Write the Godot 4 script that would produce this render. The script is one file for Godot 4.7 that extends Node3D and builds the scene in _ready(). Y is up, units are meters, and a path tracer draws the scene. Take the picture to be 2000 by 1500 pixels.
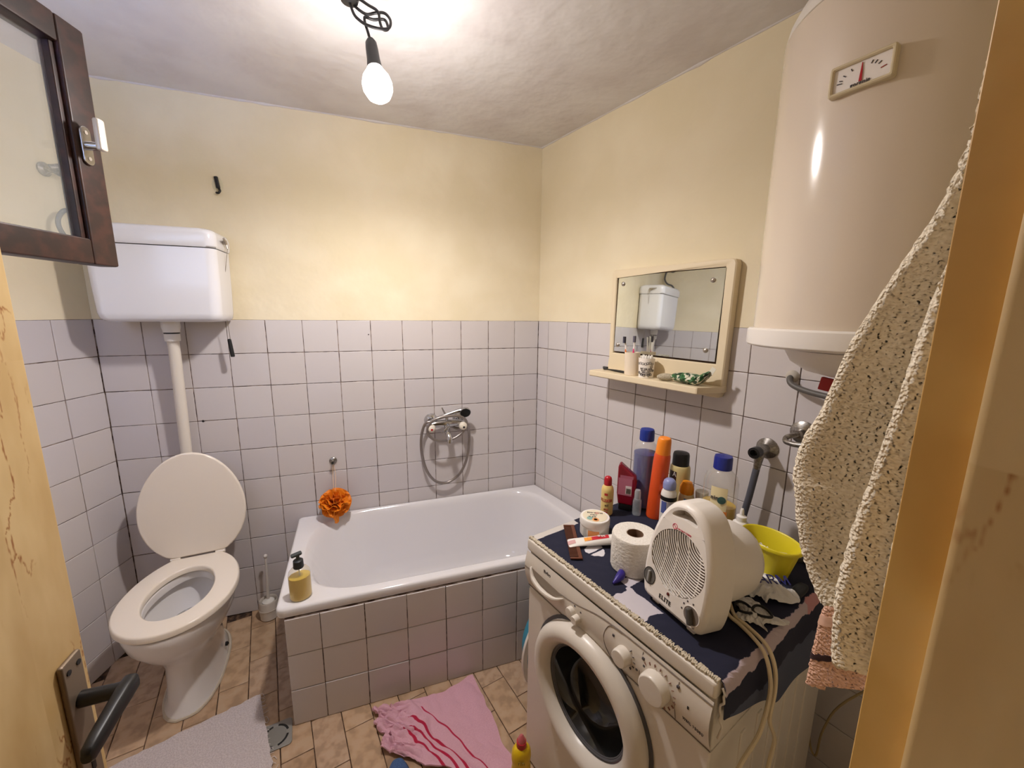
extends Node3D
# A small tiled bathroom seen from its doorway: y up, metres, floor at y = 0.
# Back wall in the plane z = 0; the right wall leaves it from x = 0 and the left wall from x = -WB,
# both splayed outwards by about fifteen degrees.

const TP := 0.152            # wall tile pitch
const TT := 1.462            # top of the tiling
const CH := 2.368            # ceiling height
const WB := 1.972            # width of the back wall
const RA := 0.268            # splay of the right wall
const LA := -0.262           # splay of the left wall
const RY := -1.302796        # yaw of things that hang on the right wall (x along wall, z into room)
const LY := 1.308796         # yaw of things that hang on the left wall
const FZ := 1.9726           # room face of the door wall
const WZ := 1.42             # room face of the window wall
const MT := 0.826            # top of the cloth on the washing machine

var rng := RandomNumberGenerator.new()
var used := {}
var M := {}

# ------------------------------------------------------------------ geometry
class G:
	var v := PackedVector3Array()
	var u := PackedVector2Array()
	func tri(a: Vector3, b: Vector3, c: Vector3, ua := Vector2.ZERO, ub := Vector2.ZERO, uc := Vector2.ZERO):
		if (b - a).cross(c - a).length_squared() < 1e-18: return
		v.append(a); v.append(c); v.append(b)
		u.append(ua); u.append(uc); u.append(ub)
	func quad(a: Vector3, b: Vector3, c: Vector3, d: Vector3):
		tri(a, b, c); tri(a, c, d)
	func fan(r: PackedVector3Array, flip: bool):
		var m := Vector3.ZERO
		for p in r: m += p
		m /= r.size()
		for j in r.size():
			var k := (j + 1) % r.size()
			if flip: tri(m, r[k], r[j])
			else: tri(m, r[j], r[k])
	func loft(rings: Array, closed := true, cap0 := true, cap1 := true):
		for i in rings.size() - 1:
			var p: PackedVector3Array = rings[i]
			var q: PackedVector3Array = rings[i + 1]
			var n := p.size()
			for j in (n if closed else n - 1):
				var k := (j + 1) % n
				quad(p[j], p[k], q[k], q[j])
		if cap0: fan(rings[0], true)
		if cap1: fan(rings[rings.size() - 1], false)
	func lathe(prof: Array, seg := 24, xf := Transform3D(), sx := 1.0, sz := 1.0, caps := true):
		var rings := []
		for p in prof:
			var r := PackedVector3Array()
			for j in seg:
				var t := TAU * j / seg
				r.append(xf * Vector3(p.x * cos(t) * sx, p.y, -p.x * sin(t) * sz))
			rings.append(r)
		loft(rings, true, caps, caps)
	func tube(pts: PackedVector3Array, rad, seg := 8, closed := false):
		var n := pts.size()
		var rings := []
		var nrm := Vector3.ZERO
		for i in n:
			var a := pts[(i - 1 + n) % n] if (closed or i > 0) else pts[i]
			var b := pts[(i + 1) % n] if (closed or i < n - 1) else pts[i]
			var t := (b - a).normalized()
			if nrm == Vector3.ZERO:
				nrm = t.cross(Vector3.UP if abs(t.y) < 0.9 else Vector3.RIGHT).normalized()
			nrm = (nrm - t * nrm.dot(t)).normalized()
			var bn := t.cross(nrm)
			var r: float = rad[i] if rad is Array else rad
			var ring := PackedVector3Array()
			for j in seg:
				var w := TAU * j / seg
				ring.append(pts[i] + (nrm * cos(w) + bn * sin(w)) * r)
			rings.append(ring)
		if closed:
			# turn the seam ring so that the ends meet
			var best := 0; var bd := 1e9
			for s in seg:
				var dd: float = rings[n - 1][s].distance_to(rings[0][0])
				if dd < bd: bd = dd; best = s
			var last := PackedVector3Array()
			for j in seg: last.append(rings[0][(j - best + seg) % seg])
			rings.append(last)
		loft(rings, true, not closed, not closed)
	func box(c: Vector3, s: Vector3, b := 0.0, bs := Basis()):
		var h := s * 0.5
		if b <= 0.0:
			var q := []
			for i in 8: q.append(c + bs * Vector3(h.x * (1 if i & 1 else -1), h.y * (1 if i & 2 else -1), h.z * (1 if i & 4 else -1)))
			quad(q[4], q[5], q[7], q[6]); quad(q[1], q[0], q[2], q[3]); quad(q[5], q[1], q[3], q[7])
			quad(q[0], q[4], q[6], q[2]); quad(q[6], q[7], q[3], q[2]); quad(q[0], q[1], q[5], q[4])
			return
		var rings := []
		for l in [[-h.y, b], [-h.y + b * 0.3, b * 0.3], [-h.y + b, 0.0], [h.y - b, 0.0], [h.y - b * 0.3, b * 0.3], [h.y, b]]:
			var r := PackedVector3Array()
			for p in rrect(s.x - 2 * l[1], s.z - 2 * l[1], max(b, 0.0003), 3):
				r.append(c + bs * Vector3(p.x, l[0], -p.y))
			rings.append(r)
		loft(rings)
	static func rrect(w: float, h: float, r: float, n := 4) -> PackedVector2Array:
		var o := PackedVector2Array()
		r = min(r, min(w, h) * 0.499)
		for k in 4:
			var cx := (w * 0.5 - r) * (1 if k == 0 or k == 3 else -1)
			var cy := (h * 0.5 - r) * (1 if k < 2 else -1)
			for i in n + 1:
				var t := PI * 0.5 * (k + float(i) / n)
				o.append(Vector2(cx + r * cos(t), cy + r * sin(t)))
		return o
	# polygon in the xy plane (counterclockwise), pushed out along z from z0 to z1
	func extrude(poly: PackedVector2Array, z0: float, z1: float, b := 0.0, xf := Transform3D(), back_bevel := true):
		if Geometry2D.is_polygon_clockwise(poly):
			poly = poly.duplicate(); poly.reverse()
		var levels := [[z0, b if back_bevel else 0.0], [z0 + (b if back_bevel else 0.0), 0.0], [z1 - b, 0.0], [z1 - b * 0.3, b * 0.3], [z1, b]]
		if b <= 0.0: levels = [[z0, 0.0], [z1, 0.0]]
		var rings := []
		var ins := []
		for l in levels:
			var q := inset(poly, l[1])
			ins.append(q)
			var r := PackedVector3Array()
			for p in q: r.append(xf * Vector3(p.x, p.y, l[0]))
			rings.append(r)
		loft(rings, true, false, false)
		var idx := Geometry2D.triangulate_polygon(ins[0])
		var n := rings.size() - 1
		for i in range(0, idx.size(), 3):
			var a := idx[i]; var bb := idx[i + 1]; var cc := idx[i + 2]
			var pa: Vector2 = ins[0][a]; var pb: Vector2 = ins[0][bb]; var pc: Vector2 = ins[0][cc]
			if (pb - pa).cross(pc - pa) < 0: var sw := bb; bb = cc; cc = sw
			tri(rings[n][a], rings[n][bb], rings[n][cc])
			tri(rings[0][a], rings[0][cc], rings[0][bb])
	static func inset(poly: PackedVector2Array, d: float) -> PackedVector2Array:
		if d == 0.0: return poly
		var o := PackedVector2Array(); var n := poly.size()
		for i in n:
			var e0 := (poly[i] - poly[(i - 1 + n) % n]).normalized()
			var e1 := (poly[(i + 1) % n] - poly[i]).normalized()
			var m := (Vector2(-e0.y, e0.x) + Vector2(-e1.y, e1.x))
			var l := m.length()
			m = m / l if l > 0.01 else Vector2(-e1.y, e1.x)
			o.append(poly[i] + m * d / max(0.4, l * 0.5))
		return o
	# flat ring between two loops of equal count, given thickness along z
	func ring(outer: PackedVector2Array, inner: PackedVector2Array, z0: float, z1: float, b := 0.0, xf := Transform3D()):
		var rings := []
		var oi := inset(outer, b); var ii := inset(inner, -b)
		for l in [[outer, z0], [outer, z1 - b], [oi, z1], [ii, z1], [inner, z1 - b], [inner, z0], [outer, z0]]:
			var r := PackedVector3Array()
			for p in l[0]: r.append(xf * Vector3(p.x, p.y, l[1]))
			rings.append(r)
		loft(rings, true, false, false)
	# a sheet with thickness; f(s, t) gives the middle surface
	func sheet(nu: int, nv: int, f: Callable, th: float):
		var p := []
		for j in nv + 1:
			var row := PackedVector3Array()
			for i in nu + 1: row.append(f.call(float(i) / nu, float(j) / nv))
			p.append(row)
		var top := []; var bot := []
		for j in nv + 1:
			var a := PackedVector3Array(); var b := PackedVector3Array()
			for i in nu + 1:
				var du: Vector3 = p[j][min(i + 1, nu)] - p[j][max(i - 1, 0)]
				var dv: Vector3 = p[min(j + 1, nv)][i] - p[max(j - 1, 0)][i]
				var n := du.cross(dv).normalized() * th * 0.5
				a.append(p[j][i] + n); b.append(p[j][i] - n)
			top.append(a); bot.append(b)
		for j in nv:
			for i in nu:
				var q := [Vector2(i, j), Vector2(i + 1, j), Vector2(i + 1, j + 1), Vector2(i, j + 1)]
				for k in 4: q[k] = Vector2(q[k].x / nu, q[k].y / nv)
				tri(top[j][i], top[j][i + 1], top[j + 1][i + 1], q[0], q[1], q[2]); tri(top[j][i], top[j + 1][i + 1], top[j + 1][i], q[0], q[2], q[3])
				tri(bot[j][i], bot[j + 1][i + 1], bot[j][i + 1], q[0], q[2], q[1]); tri(bot[j][i], bot[j + 1][i], bot[j + 1][i + 1], q[0], q[3], q[2])
		for i in nu:
			var ue := Vector2(float(i) / nu, 0); var uf := Vector2(float(i) / nu, 1)
			tri(bot[0][i], bot[0][i + 1], top[0][i + 1], ue, ue, ue); tri(bot[0][i], top[0][i + 1], top[0][i], ue, ue, ue)
			tri(top[nv][i], top[nv][i + 1], bot[nv][i + 1], uf, uf, uf); tri(top[nv][i], bot[nv][i + 1], bot[nv][i], uf, uf, uf)
		for j in nv:
			var ue := Vector2(0, float(j) / nv); var uf := Vector2(1, float(j) / nv)
			tri(top[j][0], top[j + 1][0], bot[j + 1][0], ue, ue, ue); tri(top[j][0], bot[j + 1][0], bot[j][0], ue, ue, ue)
			tri(bot[j][nu], bot[j + 1][nu], top[j + 1][nu], uf, uf, uf); tri(bot[j][nu], top[j + 1][nu], top[j][nu], uf, uf, uf)
	# band of a cylinder around the y axis, angles measured from +z towards +x
	func band(r: float, y0: float, y1: float, a0: float, a1: float, n := 8, sx := 1.0, sz := 1.0):
		for i in n:
			var t0 := deg_to_rad(lerp(a0, a1, float(i) / n)); var t1 := deg_to_rad(lerp(a0, a1, float(i + 1) / n))
			var p0 := Vector3(sin(t0) * r * sx, 0, cos(t0) * r * sz); var p1 := Vector3(sin(t1) * r * sx, 0, cos(t1) * r * sz)
			var k := 0.97
			quad(p0 + Vector3(0, y0, 0), p1 + Vector3(0, y0, 0), p1 + Vector3(0, y1, 0), p0 + Vector3(0, y1, 0))
			quad(p1 * k + Vector3(0, y0, 0), p0 * k + Vector3(0, y0, 0), p0 * k + Vector3(0, y1, 0), p1 * k + Vector3(0, y1, 0))
	func mesh(deg := 42.0) -> ArrayMesh:
		var nt := v.size() / 3
		var fn := PackedVector3Array(); fn.resize(nt)
		var un := PackedVector3Array(); un.resize(nt)
		var map := {}
		for t in nt:
			var n := (v[3 * t + 2] - v[3 * t]).cross(v[3 * t + 1] - v[3 * t])
			fn[t] = n; un[t] = n.normalized()
			for k in 3:
				var p := v[3 * t + k] * 20000.0
				var key := Vector3i(roundi(p.x), roundi(p.y), roundi(p.z))
				if map.has(key): map[key].append(3 * t + k)
				else: map[key] = [3 * t + k]
		var nn := PackedVector3Array(); nn.resize(v.size())
		var ca := cos(deg_to_rad(deg))
		for key in map:
			var l: Array = map[key]
			for i in l:
				var s := Vector3.ZERO
				var ti: int = i / 3
				for j in l:
					if un[ti].dot(un[j / 3]) > ca: s += fn[j / 3]
				nn[i] = s.normalized() if s.length_squared() > 0 else un[ti]
		var arr := []; arr.resize(Mesh.ARRAY_MAX)
		arr[Mesh.ARRAY_VERTEX] = v; arr[Mesh.ARRAY_NORMAL] = nn; arr[Mesh.ARRAY_TEX_UV] = u
		var m := ArrayMesh.new()
		m.add_surface_from_arrays(Mesh.PRIMITIVE_TRIANGLES, arr)
		return m

func smooth(p: Array, n := 6, closed := false) -> PackedVector3Array:
	var o := PackedVector3Array(); var c := p.size()
	for i in (c if closed else c - 1):
		var a: Vector3 = p[(i - 1 + c) % c] if (closed or i > 0) else p[i]
		var b: Vector3 = p[i]
		var d: Vector3 = p[(i + 1) % c]
		var e: Vector3 = p[(i + 2) % c] if (closed or i < c - 2) else p[(i + 1) % c]
		for k in n: o.append(b.cubic_interpolate(d, a, e, float(k) / n))
	if not closed: o.append(p[c - 1])
	return o

func egg(w: float, l: float, n: int, pw := 2.0) -> PackedVector2Array:
	var o := PackedVector2Array()
	for i in n:
		var t := TAU * i / n
		var c := cos(t); var s := sin(t)
		o.append(Vector2(sign(c) * pow(abs(c), 2.0 / pw) * w, sign(s) * pow(abs(s), 2.0 / pw) * l))
	return o

# four sided loop in plan with rounded corners, same point count for any corners
func rquad(c: Array, r: Array, kc := 8, ks := 6) -> PackedVector2Array:
	var o := PackedVector2Array()
	for i in 4:
		var p: Vector2 = c[i]; var a: Vector2 = c[(i + 3) % 4]; var b: Vector2 = c[(i + 1) % 4]
		var p0: Vector2 = p + (a - p).normalized() * r[i]; var p1: Vector2 = p + (b - p).normalized() * r[i]
		for k in kc + 1:
			var t := float(k) / kc
			var q0: Vector2 = p0.lerp(p, t); var q1: Vector2 = p.lerp(p1, t)
			var bz: Vector2 = q0.lerp(q1, t)
			o.append(bz)
		var e: Vector2 = b + (p - b).normalized() * r[(i + 1) % 4]
		for k in range(1, ks): o.append(p1.lerp(e, float(k) / ks))
	return o

# ------------------------------------------------------------------ nodes
func numbered(called: String) -> String:
	if not used.has(called):
		used[called] = 0
		return called
	used[called] += 1
	return "%s_%03d" % [called, used[called]]

func thing(called: String, label: String, category: String, at := Vector3.ZERO, turn := 0.0, group := "") -> Node3D:
	var o := Node3D.new(); o.name = numbered(called)
	o.position = at; o.rotation.y = turn
	o.set_meta("label", label); o.set_meta("category", category)
	if group: o.set_meta("group", group)
	add_child(o)
	return o

func struct(called: String, label := "", at := Vector3.ZERO, turn := 0.0) -> Node3D:
	var o := Node3D.new(); o.name = called
	o.position = at; o.rotation.y = turn
	o.set_meta("kind", "structure")
	if label: o.set_meta("label", label)
	add_child(o)
	return o

func part(called: String, g, mat: Material, parent: Node, deg := 42.0) -> MeshInstance3D:
	var o := MeshInstance3D.new(); o.name = called
	o.mesh = g.mesh(deg) if g is G else g
	o.material_override = mat
	o.cast_shadow = GeometryInstance3D.SHADOW_CASTING_SETTING_ON
	parent.add_child(o, true)
	return o

func rw(s: float, y: float, d: float) -> Vector3:
	return Vector3(sin(RA) * s - cos(RA) * d, y, cos(RA) * s + sin(RA) * d)
func lw(s: float, y: float, d: float) -> Vector3:
	return Vector3(-WB + sin(LA) * s + cos(LA) * d, y, cos(LA) * s - sin(LA) * d)

# lettering: flat raised print, may be bent round a cylinder of radius bend
func lettering(text: String, h: float, mat: Material, parent: Node, xf: Transform3D, bend := 0.0, called := "lettering", bold := false) -> MeshInstance3D:
	var tm := TextMesh.new()
	var sf := SystemFont.new(); sf.font_names = PackedStringArray(["Droid Sans"])
	if bold: sf.font_weight = 700
	tm.font = sf; tm.font_size = 32; tm.text = text; tm.depth = 0.0012
	tm.pixel_size = h / 23.0
	tm.curve_step = 2.0
	var arr := tm.get_mesh_arrays()
	var vv: PackedVector3Array = arr[Mesh.ARRAY_VERTEX]
	for i in vv.size():
		var p := vv[i]
		if bend > 0.0: p = Vector3(sin(p.x / bend) * (bend + p.z), p.y, cos(p.x / bend) * (bend + p.z) - bend)
		vv[i] = p
	var out := []; out.resize(Mesh.ARRAY_MAX)
	out[Mesh.ARRAY_VERTEX] = vv; out[Mesh.ARRAY_NORMAL] = arr[Mesh.ARRAY_NORMAL]
	if arr[Mesh.ARRAY_INDEX] != null: out[Mesh.ARRAY_INDEX] = arr[Mesh.ARRAY_INDEX]
	var m := ArrayMesh.new(); m.add_surface_from_arrays(Mesh.PRIMITIVE_TRIANGLES, out)
	var o := part(called, m, mat, parent)
	o.transform = xf
	return o

func at_angle(a: float, r: float, y: float) -> Transform3D:
	var t := deg_to_rad(a)
	return Transform3D(Basis(Vector3.UP, t), Vector3(sin(t) * r, y, cos(t) * r))

# ------------------------------------------------------------------ materials
func pm(col: Color, rough := 0.5, metal := 0.0, spec := 0.5) -> StandardMaterial3D:
	var m := StandardMaterial3D.new()
	m.albedo_color = col; m.roughness = rough; m.metallic = metal; m.metallic_specular = spec
	return m

func noise(sd: int, freq: float, oct := 4) -> FastNoiseLite:
	var n := FastNoiseLite.new(); n.seed = sd; n.frequency = freq; n.noise_type = FastNoiseLite.TYPE_SIMPLEX_SMOOTH
	n.fractal_octaves = oct
	return n

func img_tex(img: Image) -> ImageTexture:
	img.generate_mipmaps()
	return ImageTexture.create_from_image(img)

# blotchy colour between a and b; cells of about size/freq pixels, seamless
func blotch(sd: int, freq: float, stops: Array, size := 256, oct := 4) -> ImageTexture:
	var src := noise(sd, freq, oct).get_seamless_image(size, size)
	var grad := Gradient.new()
	grad.offsets = PackedFloat32Array(stops.map(func(x): return x[0]))
	grad.colors = PackedColorArray(stops.map(func(x): return x[1]))
	var img := Image.create(size, size, false, Image.FORMAT_RGB8)
	for y in size:
		for x in size: img.set_pixel(x, y, grad.sample(src.get_pixel(x, y).r))
	return img_tex(img)

func bump(sd: int, freq: float, size := 256, strength := 4.0, oct := 4) -> ImageTexture:
	var src := noise(sd, freq, oct).get_seamless_image(size, size)
	src.convert(Image.FORMAT_RGBA8)
	src.bump_map_to_normal_map(strength)
	return img_tex(src)

func tri_map(m: StandardMaterial3D, scale: float, world := true):
	m.uv1_triplanar = true; m.uv1_world_triplanar = world
	m.uv1_scale = Vector3.ONE * scale

func textured(tex: Texture2D, rough: float, scale: float, nrm: Texture2D = null, ns := 1.0, world := true) -> StandardMaterial3D:
	var m := pm(Color.WHITE, rough)
	m.albedo_texture = tex
	tri_map(m, scale, world)
	if nrm:
		m.normal_enabled = true; m.normal_texture = nrm; m.normal_scale = ns
	return m

func see_through(col: Color, alpha: float, rough := 0.05) -> StandardMaterial3D:
	var m := pm(Color(col.r, col.g, col.b, alpha), rough)
	m.transparency = BaseMaterial3D.TRANSPARENCY_ALPHA
	return m

func C8(r: int, g: int, b: int) -> Color:
	return Color(r / 255.0, g / 255.0, b / 255.0)

func make_materials():
	M.plaster = textured(blotch(11, 0.010, [[0.25, C8(228, 215, 182)], [0.5, C8(231, 218, 187)], [0.75, C8(234, 222, 192)]]), 0.85, 0.9, bump(12, 0.06, 256, 2.0), 0.14)
	M.ceiling = textured(blotch(13, 0.012, [[0.2, C8(208, 202, 200)], [0.42, C8(214, 209, 207)], [0.7, C8(218, 214, 212)]]), 0.9, 0.8, bump(14, 0.05, 256, 2.0), 0.3)
	M.hall = pm(C8(120, 104, 84), 0.9)
	M.grout = textured(blotch(15, 0.03, [[0.3, C8(70, 52, 44)], [0.5, C8(128, 108, 96)], [0.7, C8(166, 150, 138)]]), 0.9, 2.2)
	M.tiles = []
	for c in [C8(206, 200, 200), C8(208, 202, 201), C8(204, 198, 199), C8(207, 200, 198)]:
		var t := pm(c, 0.22, 0.0, 0.5)
		M.tiles.append(t)
	M.floor_grout = textured(blotch(16, 0.04, [[0.3, C8(50, 34, 24)], [0.7, C8(104, 78, 58)]]), 0.9, 3.0)
	M.floors = []
	for k in 4:
		var a: Color = [C8(184, 153, 122), C8(192, 160, 128), C8(176, 144, 113), C8(188, 158, 130)][k]
		M.floors.append(textured(blotch(20 + k, 0.02, [[0.25, a.darkened(0.10)], [0.5, a], [0.75, a.lightened(0.07)]], 256, 3), 0.32, 2.6 + 0.5 * k, null, 1.0))
	M.porcelain = pm(C8(232, 229, 228), 0.12)
	M.cistern = pm(C8(228, 228, 232), 0.14)
	M.seat = pm(C8(236, 226, 212), 0.22)
	M.enamel = pm(C8(228, 226, 228), 0.1)
	M.pvc = pm(C8(224, 216, 204), 0.35)
	M.chrome = pm(C8(200, 200, 202), 0.16, 1.0)
	M.old_chrome = textured(blotch(31, 0.03, [[0.3, C8(132, 126, 120)], [0.7, C8(164, 160, 154)]]), 0.3, 14.0)
	M.old_chrome.metallic = 0.9
	M.steel = pm(C8(178, 170, 160), 0.35, 0.9)
	M.black = pm(C8(18, 18, 20), 0.42)
	M.matt_black = pm(C8(16, 16, 17), 0.7)
	M.rubber = pm(C8(84, 84, 88), 0.55)
	M.white_plastic = pm(C8(232, 228, 222), 0.35)
	M.cream_plastic = pm(C8(226, 210, 178), 0.4)
	M.wood = textured(blotch(33, 0.03, [[0.3, C8(38, 22, 18)], [0.7, C8(62, 34, 27)]]), 0.4, 3.0)
	M.pane = see_through(C8(225, 235, 235), 0.10, 0.02)
	M.mirror = pm(C8(226, 230, 226), 0.02, 1.0)
	# door laminate: cream with brown veins and worn stains
	var img := Image.create(512, 512, false, Image.FORMAT_RGB8)
	var n1 := noise(41, 0.008, 4); var n2 := noise(42, 0.02, 5); var n3 := noise(43, 0.006, 3)
	for y in 512:
		for x in 512:
			var base := C8(216, 188, 136).lerp(C8(198, 166, 112), clampf(n1.get_noise_2d(x * 2.0, y * 0.6) + 0.5, 0, 1))
			var vein: float = 1.0 - smoothstep(0.0, 0.05, abs(n2.get_noise_2d(x * 1.6, y * 0.35)))
			var zone: float = smoothstep(-0.02, 0.35, n3.get_noise_2d(x, y * 0.5))
			base = base.lerp(C8(136, 78, 30), vein * zone * 0.85)
			img.set_pixel(x, y, base)
	M.laminate = textured(img_tex(img), 0.45, 1.4)
	M.lamplit_rebate = textured(blotch(44, 0.012, [[0.25, C8(196, 150, 76)], [0.6, C8(214, 172, 96)], [0.8, C8(222, 182, 110)]]), 0.4, 1.5)  # door frame tone pushed to orange: the lamp glow is put into the colour
	M.machine = pm(C8(222, 214, 202), 0.32)
	M.machine_panel = pm(C8(218, 209, 196), 0.36)
	M.print = pm(C8(70, 64, 66), 0.6)
	M.dark_glass = see_through(C8(34, 36, 38), 0.62, 0.05)
	M.drum = pm(C8(112, 112, 114), 0.4, 0.7)
	M.heater = pm(C8(232, 225, 216), 0.38)
	M.dark_hole = pm(C8(92, 70, 56), 0.8)
	M.red = pm(C8(176, 22, 36), 0.3)
	M.boiler = pm(C8(214, 200, 182), 0.14)
	M.boiler_cap = pm(C8(228, 222, 214), 0.3)

func _ready():
	rng.seed = 4711
	# ---- camera
	var cam := Camera3D.new(); cam.name = "camera"
	cam.fov = 88.3206
	cam.near = 0.03
	cam.transform = Transform3D(Basis(Vector3(0.944552, 0.010006, 0.328209), Vector3(0.047966, 0.984609, -0.168059), Vector3(-0.324839, 0.174484, 0.929535)).orthonormalized(), Vector3(-0.89174, 1.50017, 2.10373))
	add_child(cam); cam.current = true
	# ---- sky seen through the window, exposure
	var env := Environment.new()
	var sky := Sky.new(); var sm := ProceduralSkyMaterial.new()
	sm.sky_top_color = C8(140, 168, 235); sm.sky_horizon_color = C8(200, 212, 242)
	sm.ground_horizon_color = C8(150, 160, 175); sm.ground_bottom_color = C8(90, 96, 100)
	sm.sky_energy_multiplier = 1.9; sm.ground_energy_multiplier = 1.2
	sm.sun_angle_max = 0.0
	sky.sky_material = sm
	env.background_mode = Environment.BG_SKY; env.sky = sky
	env.tonemap_mode = Environment.TONE_MAPPER_LINEAR
	env.tonemap_exposure = 1.0
	env.sdfgi_enabled = true; env.ssao_enabled = true; env.ssil_enabled = true
	var we := WorldEnvironment.new(); we.name = "world_environment"; we.environment = env
	add_child(we)
	# daylight on the yard: the lamp's light counts as white, so the day looks blue beside it
	var sun := DirectionalLight3D.new(); sun.name = "sun"
	sun.transform = Transform3D(Basis.looking_at(Vector3(0.75, -1.0, 0.22)), Vector3(-6, 6, 0))
	sun.light_color = Color(0.62, 0.74, 1.0); sun.light_energy = 140.0; sun.light_angular_distance = 0.5; sun.shadow_enabled = true
	add_child(sun)
	make_materials()
	build_shell()
	build_floor()
	build_lamp()
	build_bath()
	build_toilet()
	build_machine()
	build_boiler()
	build_mirror_shelf()
	build_door()
	build_window()
	build_pipes()
	build_heater()
	build_bottles()
	build_machine_clutter()
	build_towels()
	build_floor_things()
	build_wall_things()

# ------------------------------------------------------------------ the room
func prism(poly: Array, y0: float, y1: float) -> G:
	var g := G.new()
	var p := PackedVector2Array()
	for q in poly: p.append(Vector2(q.x, -q.y))
	g.extrude(p, y0, y1, 0.0, Transform3D(Basis(Vector3.RIGHT, -PI / 2), Vector3.ZERO))
	return g

func tile_mesh(w: float, h: float) -> ArrayMesh:
	var g := G.new()
	var b := 0.0018
	var rings := []
	for l in [[-0.008, 0.0], [-b * 0.7, 0.0], [0.0, b]]:
		var r := PackedVector3Array()
		for c in [Vector2(1, 1), Vector2(-1, 1), Vector2(-1, -1), Vector2(1, -1)]:
			r.append(Vector3(c.x * (w * 0.5 - l[1]), c.y * (h * 0.5 - l[1]), l[0]))
		rings.append(r)
	g.loft(rings, true, false, false)
	var q: PackedVector3Array = rings[2]
	g.quad(q[2], q[3], q[0], q[1])
	return g.mesh(60.0)

# tiles over a rectangle in the xy plane facing +z; xs and ys are the joint positions
func lay_tiles(parent: Node3D, xs: Array, ys: Array):
	var cache := {}
	for j in ys.size() - 1:
		for i in xs.size() - 1:
			var w: float = abs(xs[i + 1] - xs[i]) - 0.0028; var h: float = abs(ys[j + 1] - ys[j]) - 0.0028
			if w < 0.01 or h < 0.01: continue
			var c := Vector3((xs[i] + xs[i + 1]) * 0.5, (ys[j] + ys[j + 1]) * 0.5, 0)
			var key := Vector2i(roundi(w * 2000), roundi(h * 2000))
			if not cache.has(key): cache[key] = tile_mesh(w, h)
			var o := part("tile", cache[key], M.tiles[rng.randi() % 4], parent)
			o.position = c + Vector3(rng.randf_range(-0.0004, 0.0004), rng.randf_range(-0.0004, 0.0004), rng.randf_range(-0.0008, 0.0006))
			o.rotation = Vector3(rng.randf_range(-0.003, 0.003), rng.randf_range(-0.003, 0.003), rng.randf_range(-0.002, 0.002))

func row_joints() -> Array:
	var ys := [0.0]
	for k in range(9, -1, -1): ys.append(TT - k * TP)
	return ys

func wall_slabs(o: Node3D, x0: float, x1: float):
	var g := G.new(); g.box(Vector3((x0 + x1) / 2, (TT + CH) / 2, -0.061), Vector3(x1 - x0, CH - TT, 0.12))
	part("plaster", g, M.plaster, o)
	g = G.new(); g.box(Vector3((x0 + x1) / 2, TT / 2, -0.0635), Vector3(x1 - x0, TT, 0.12))
	part("grout", g, M.grout, o)

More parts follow.
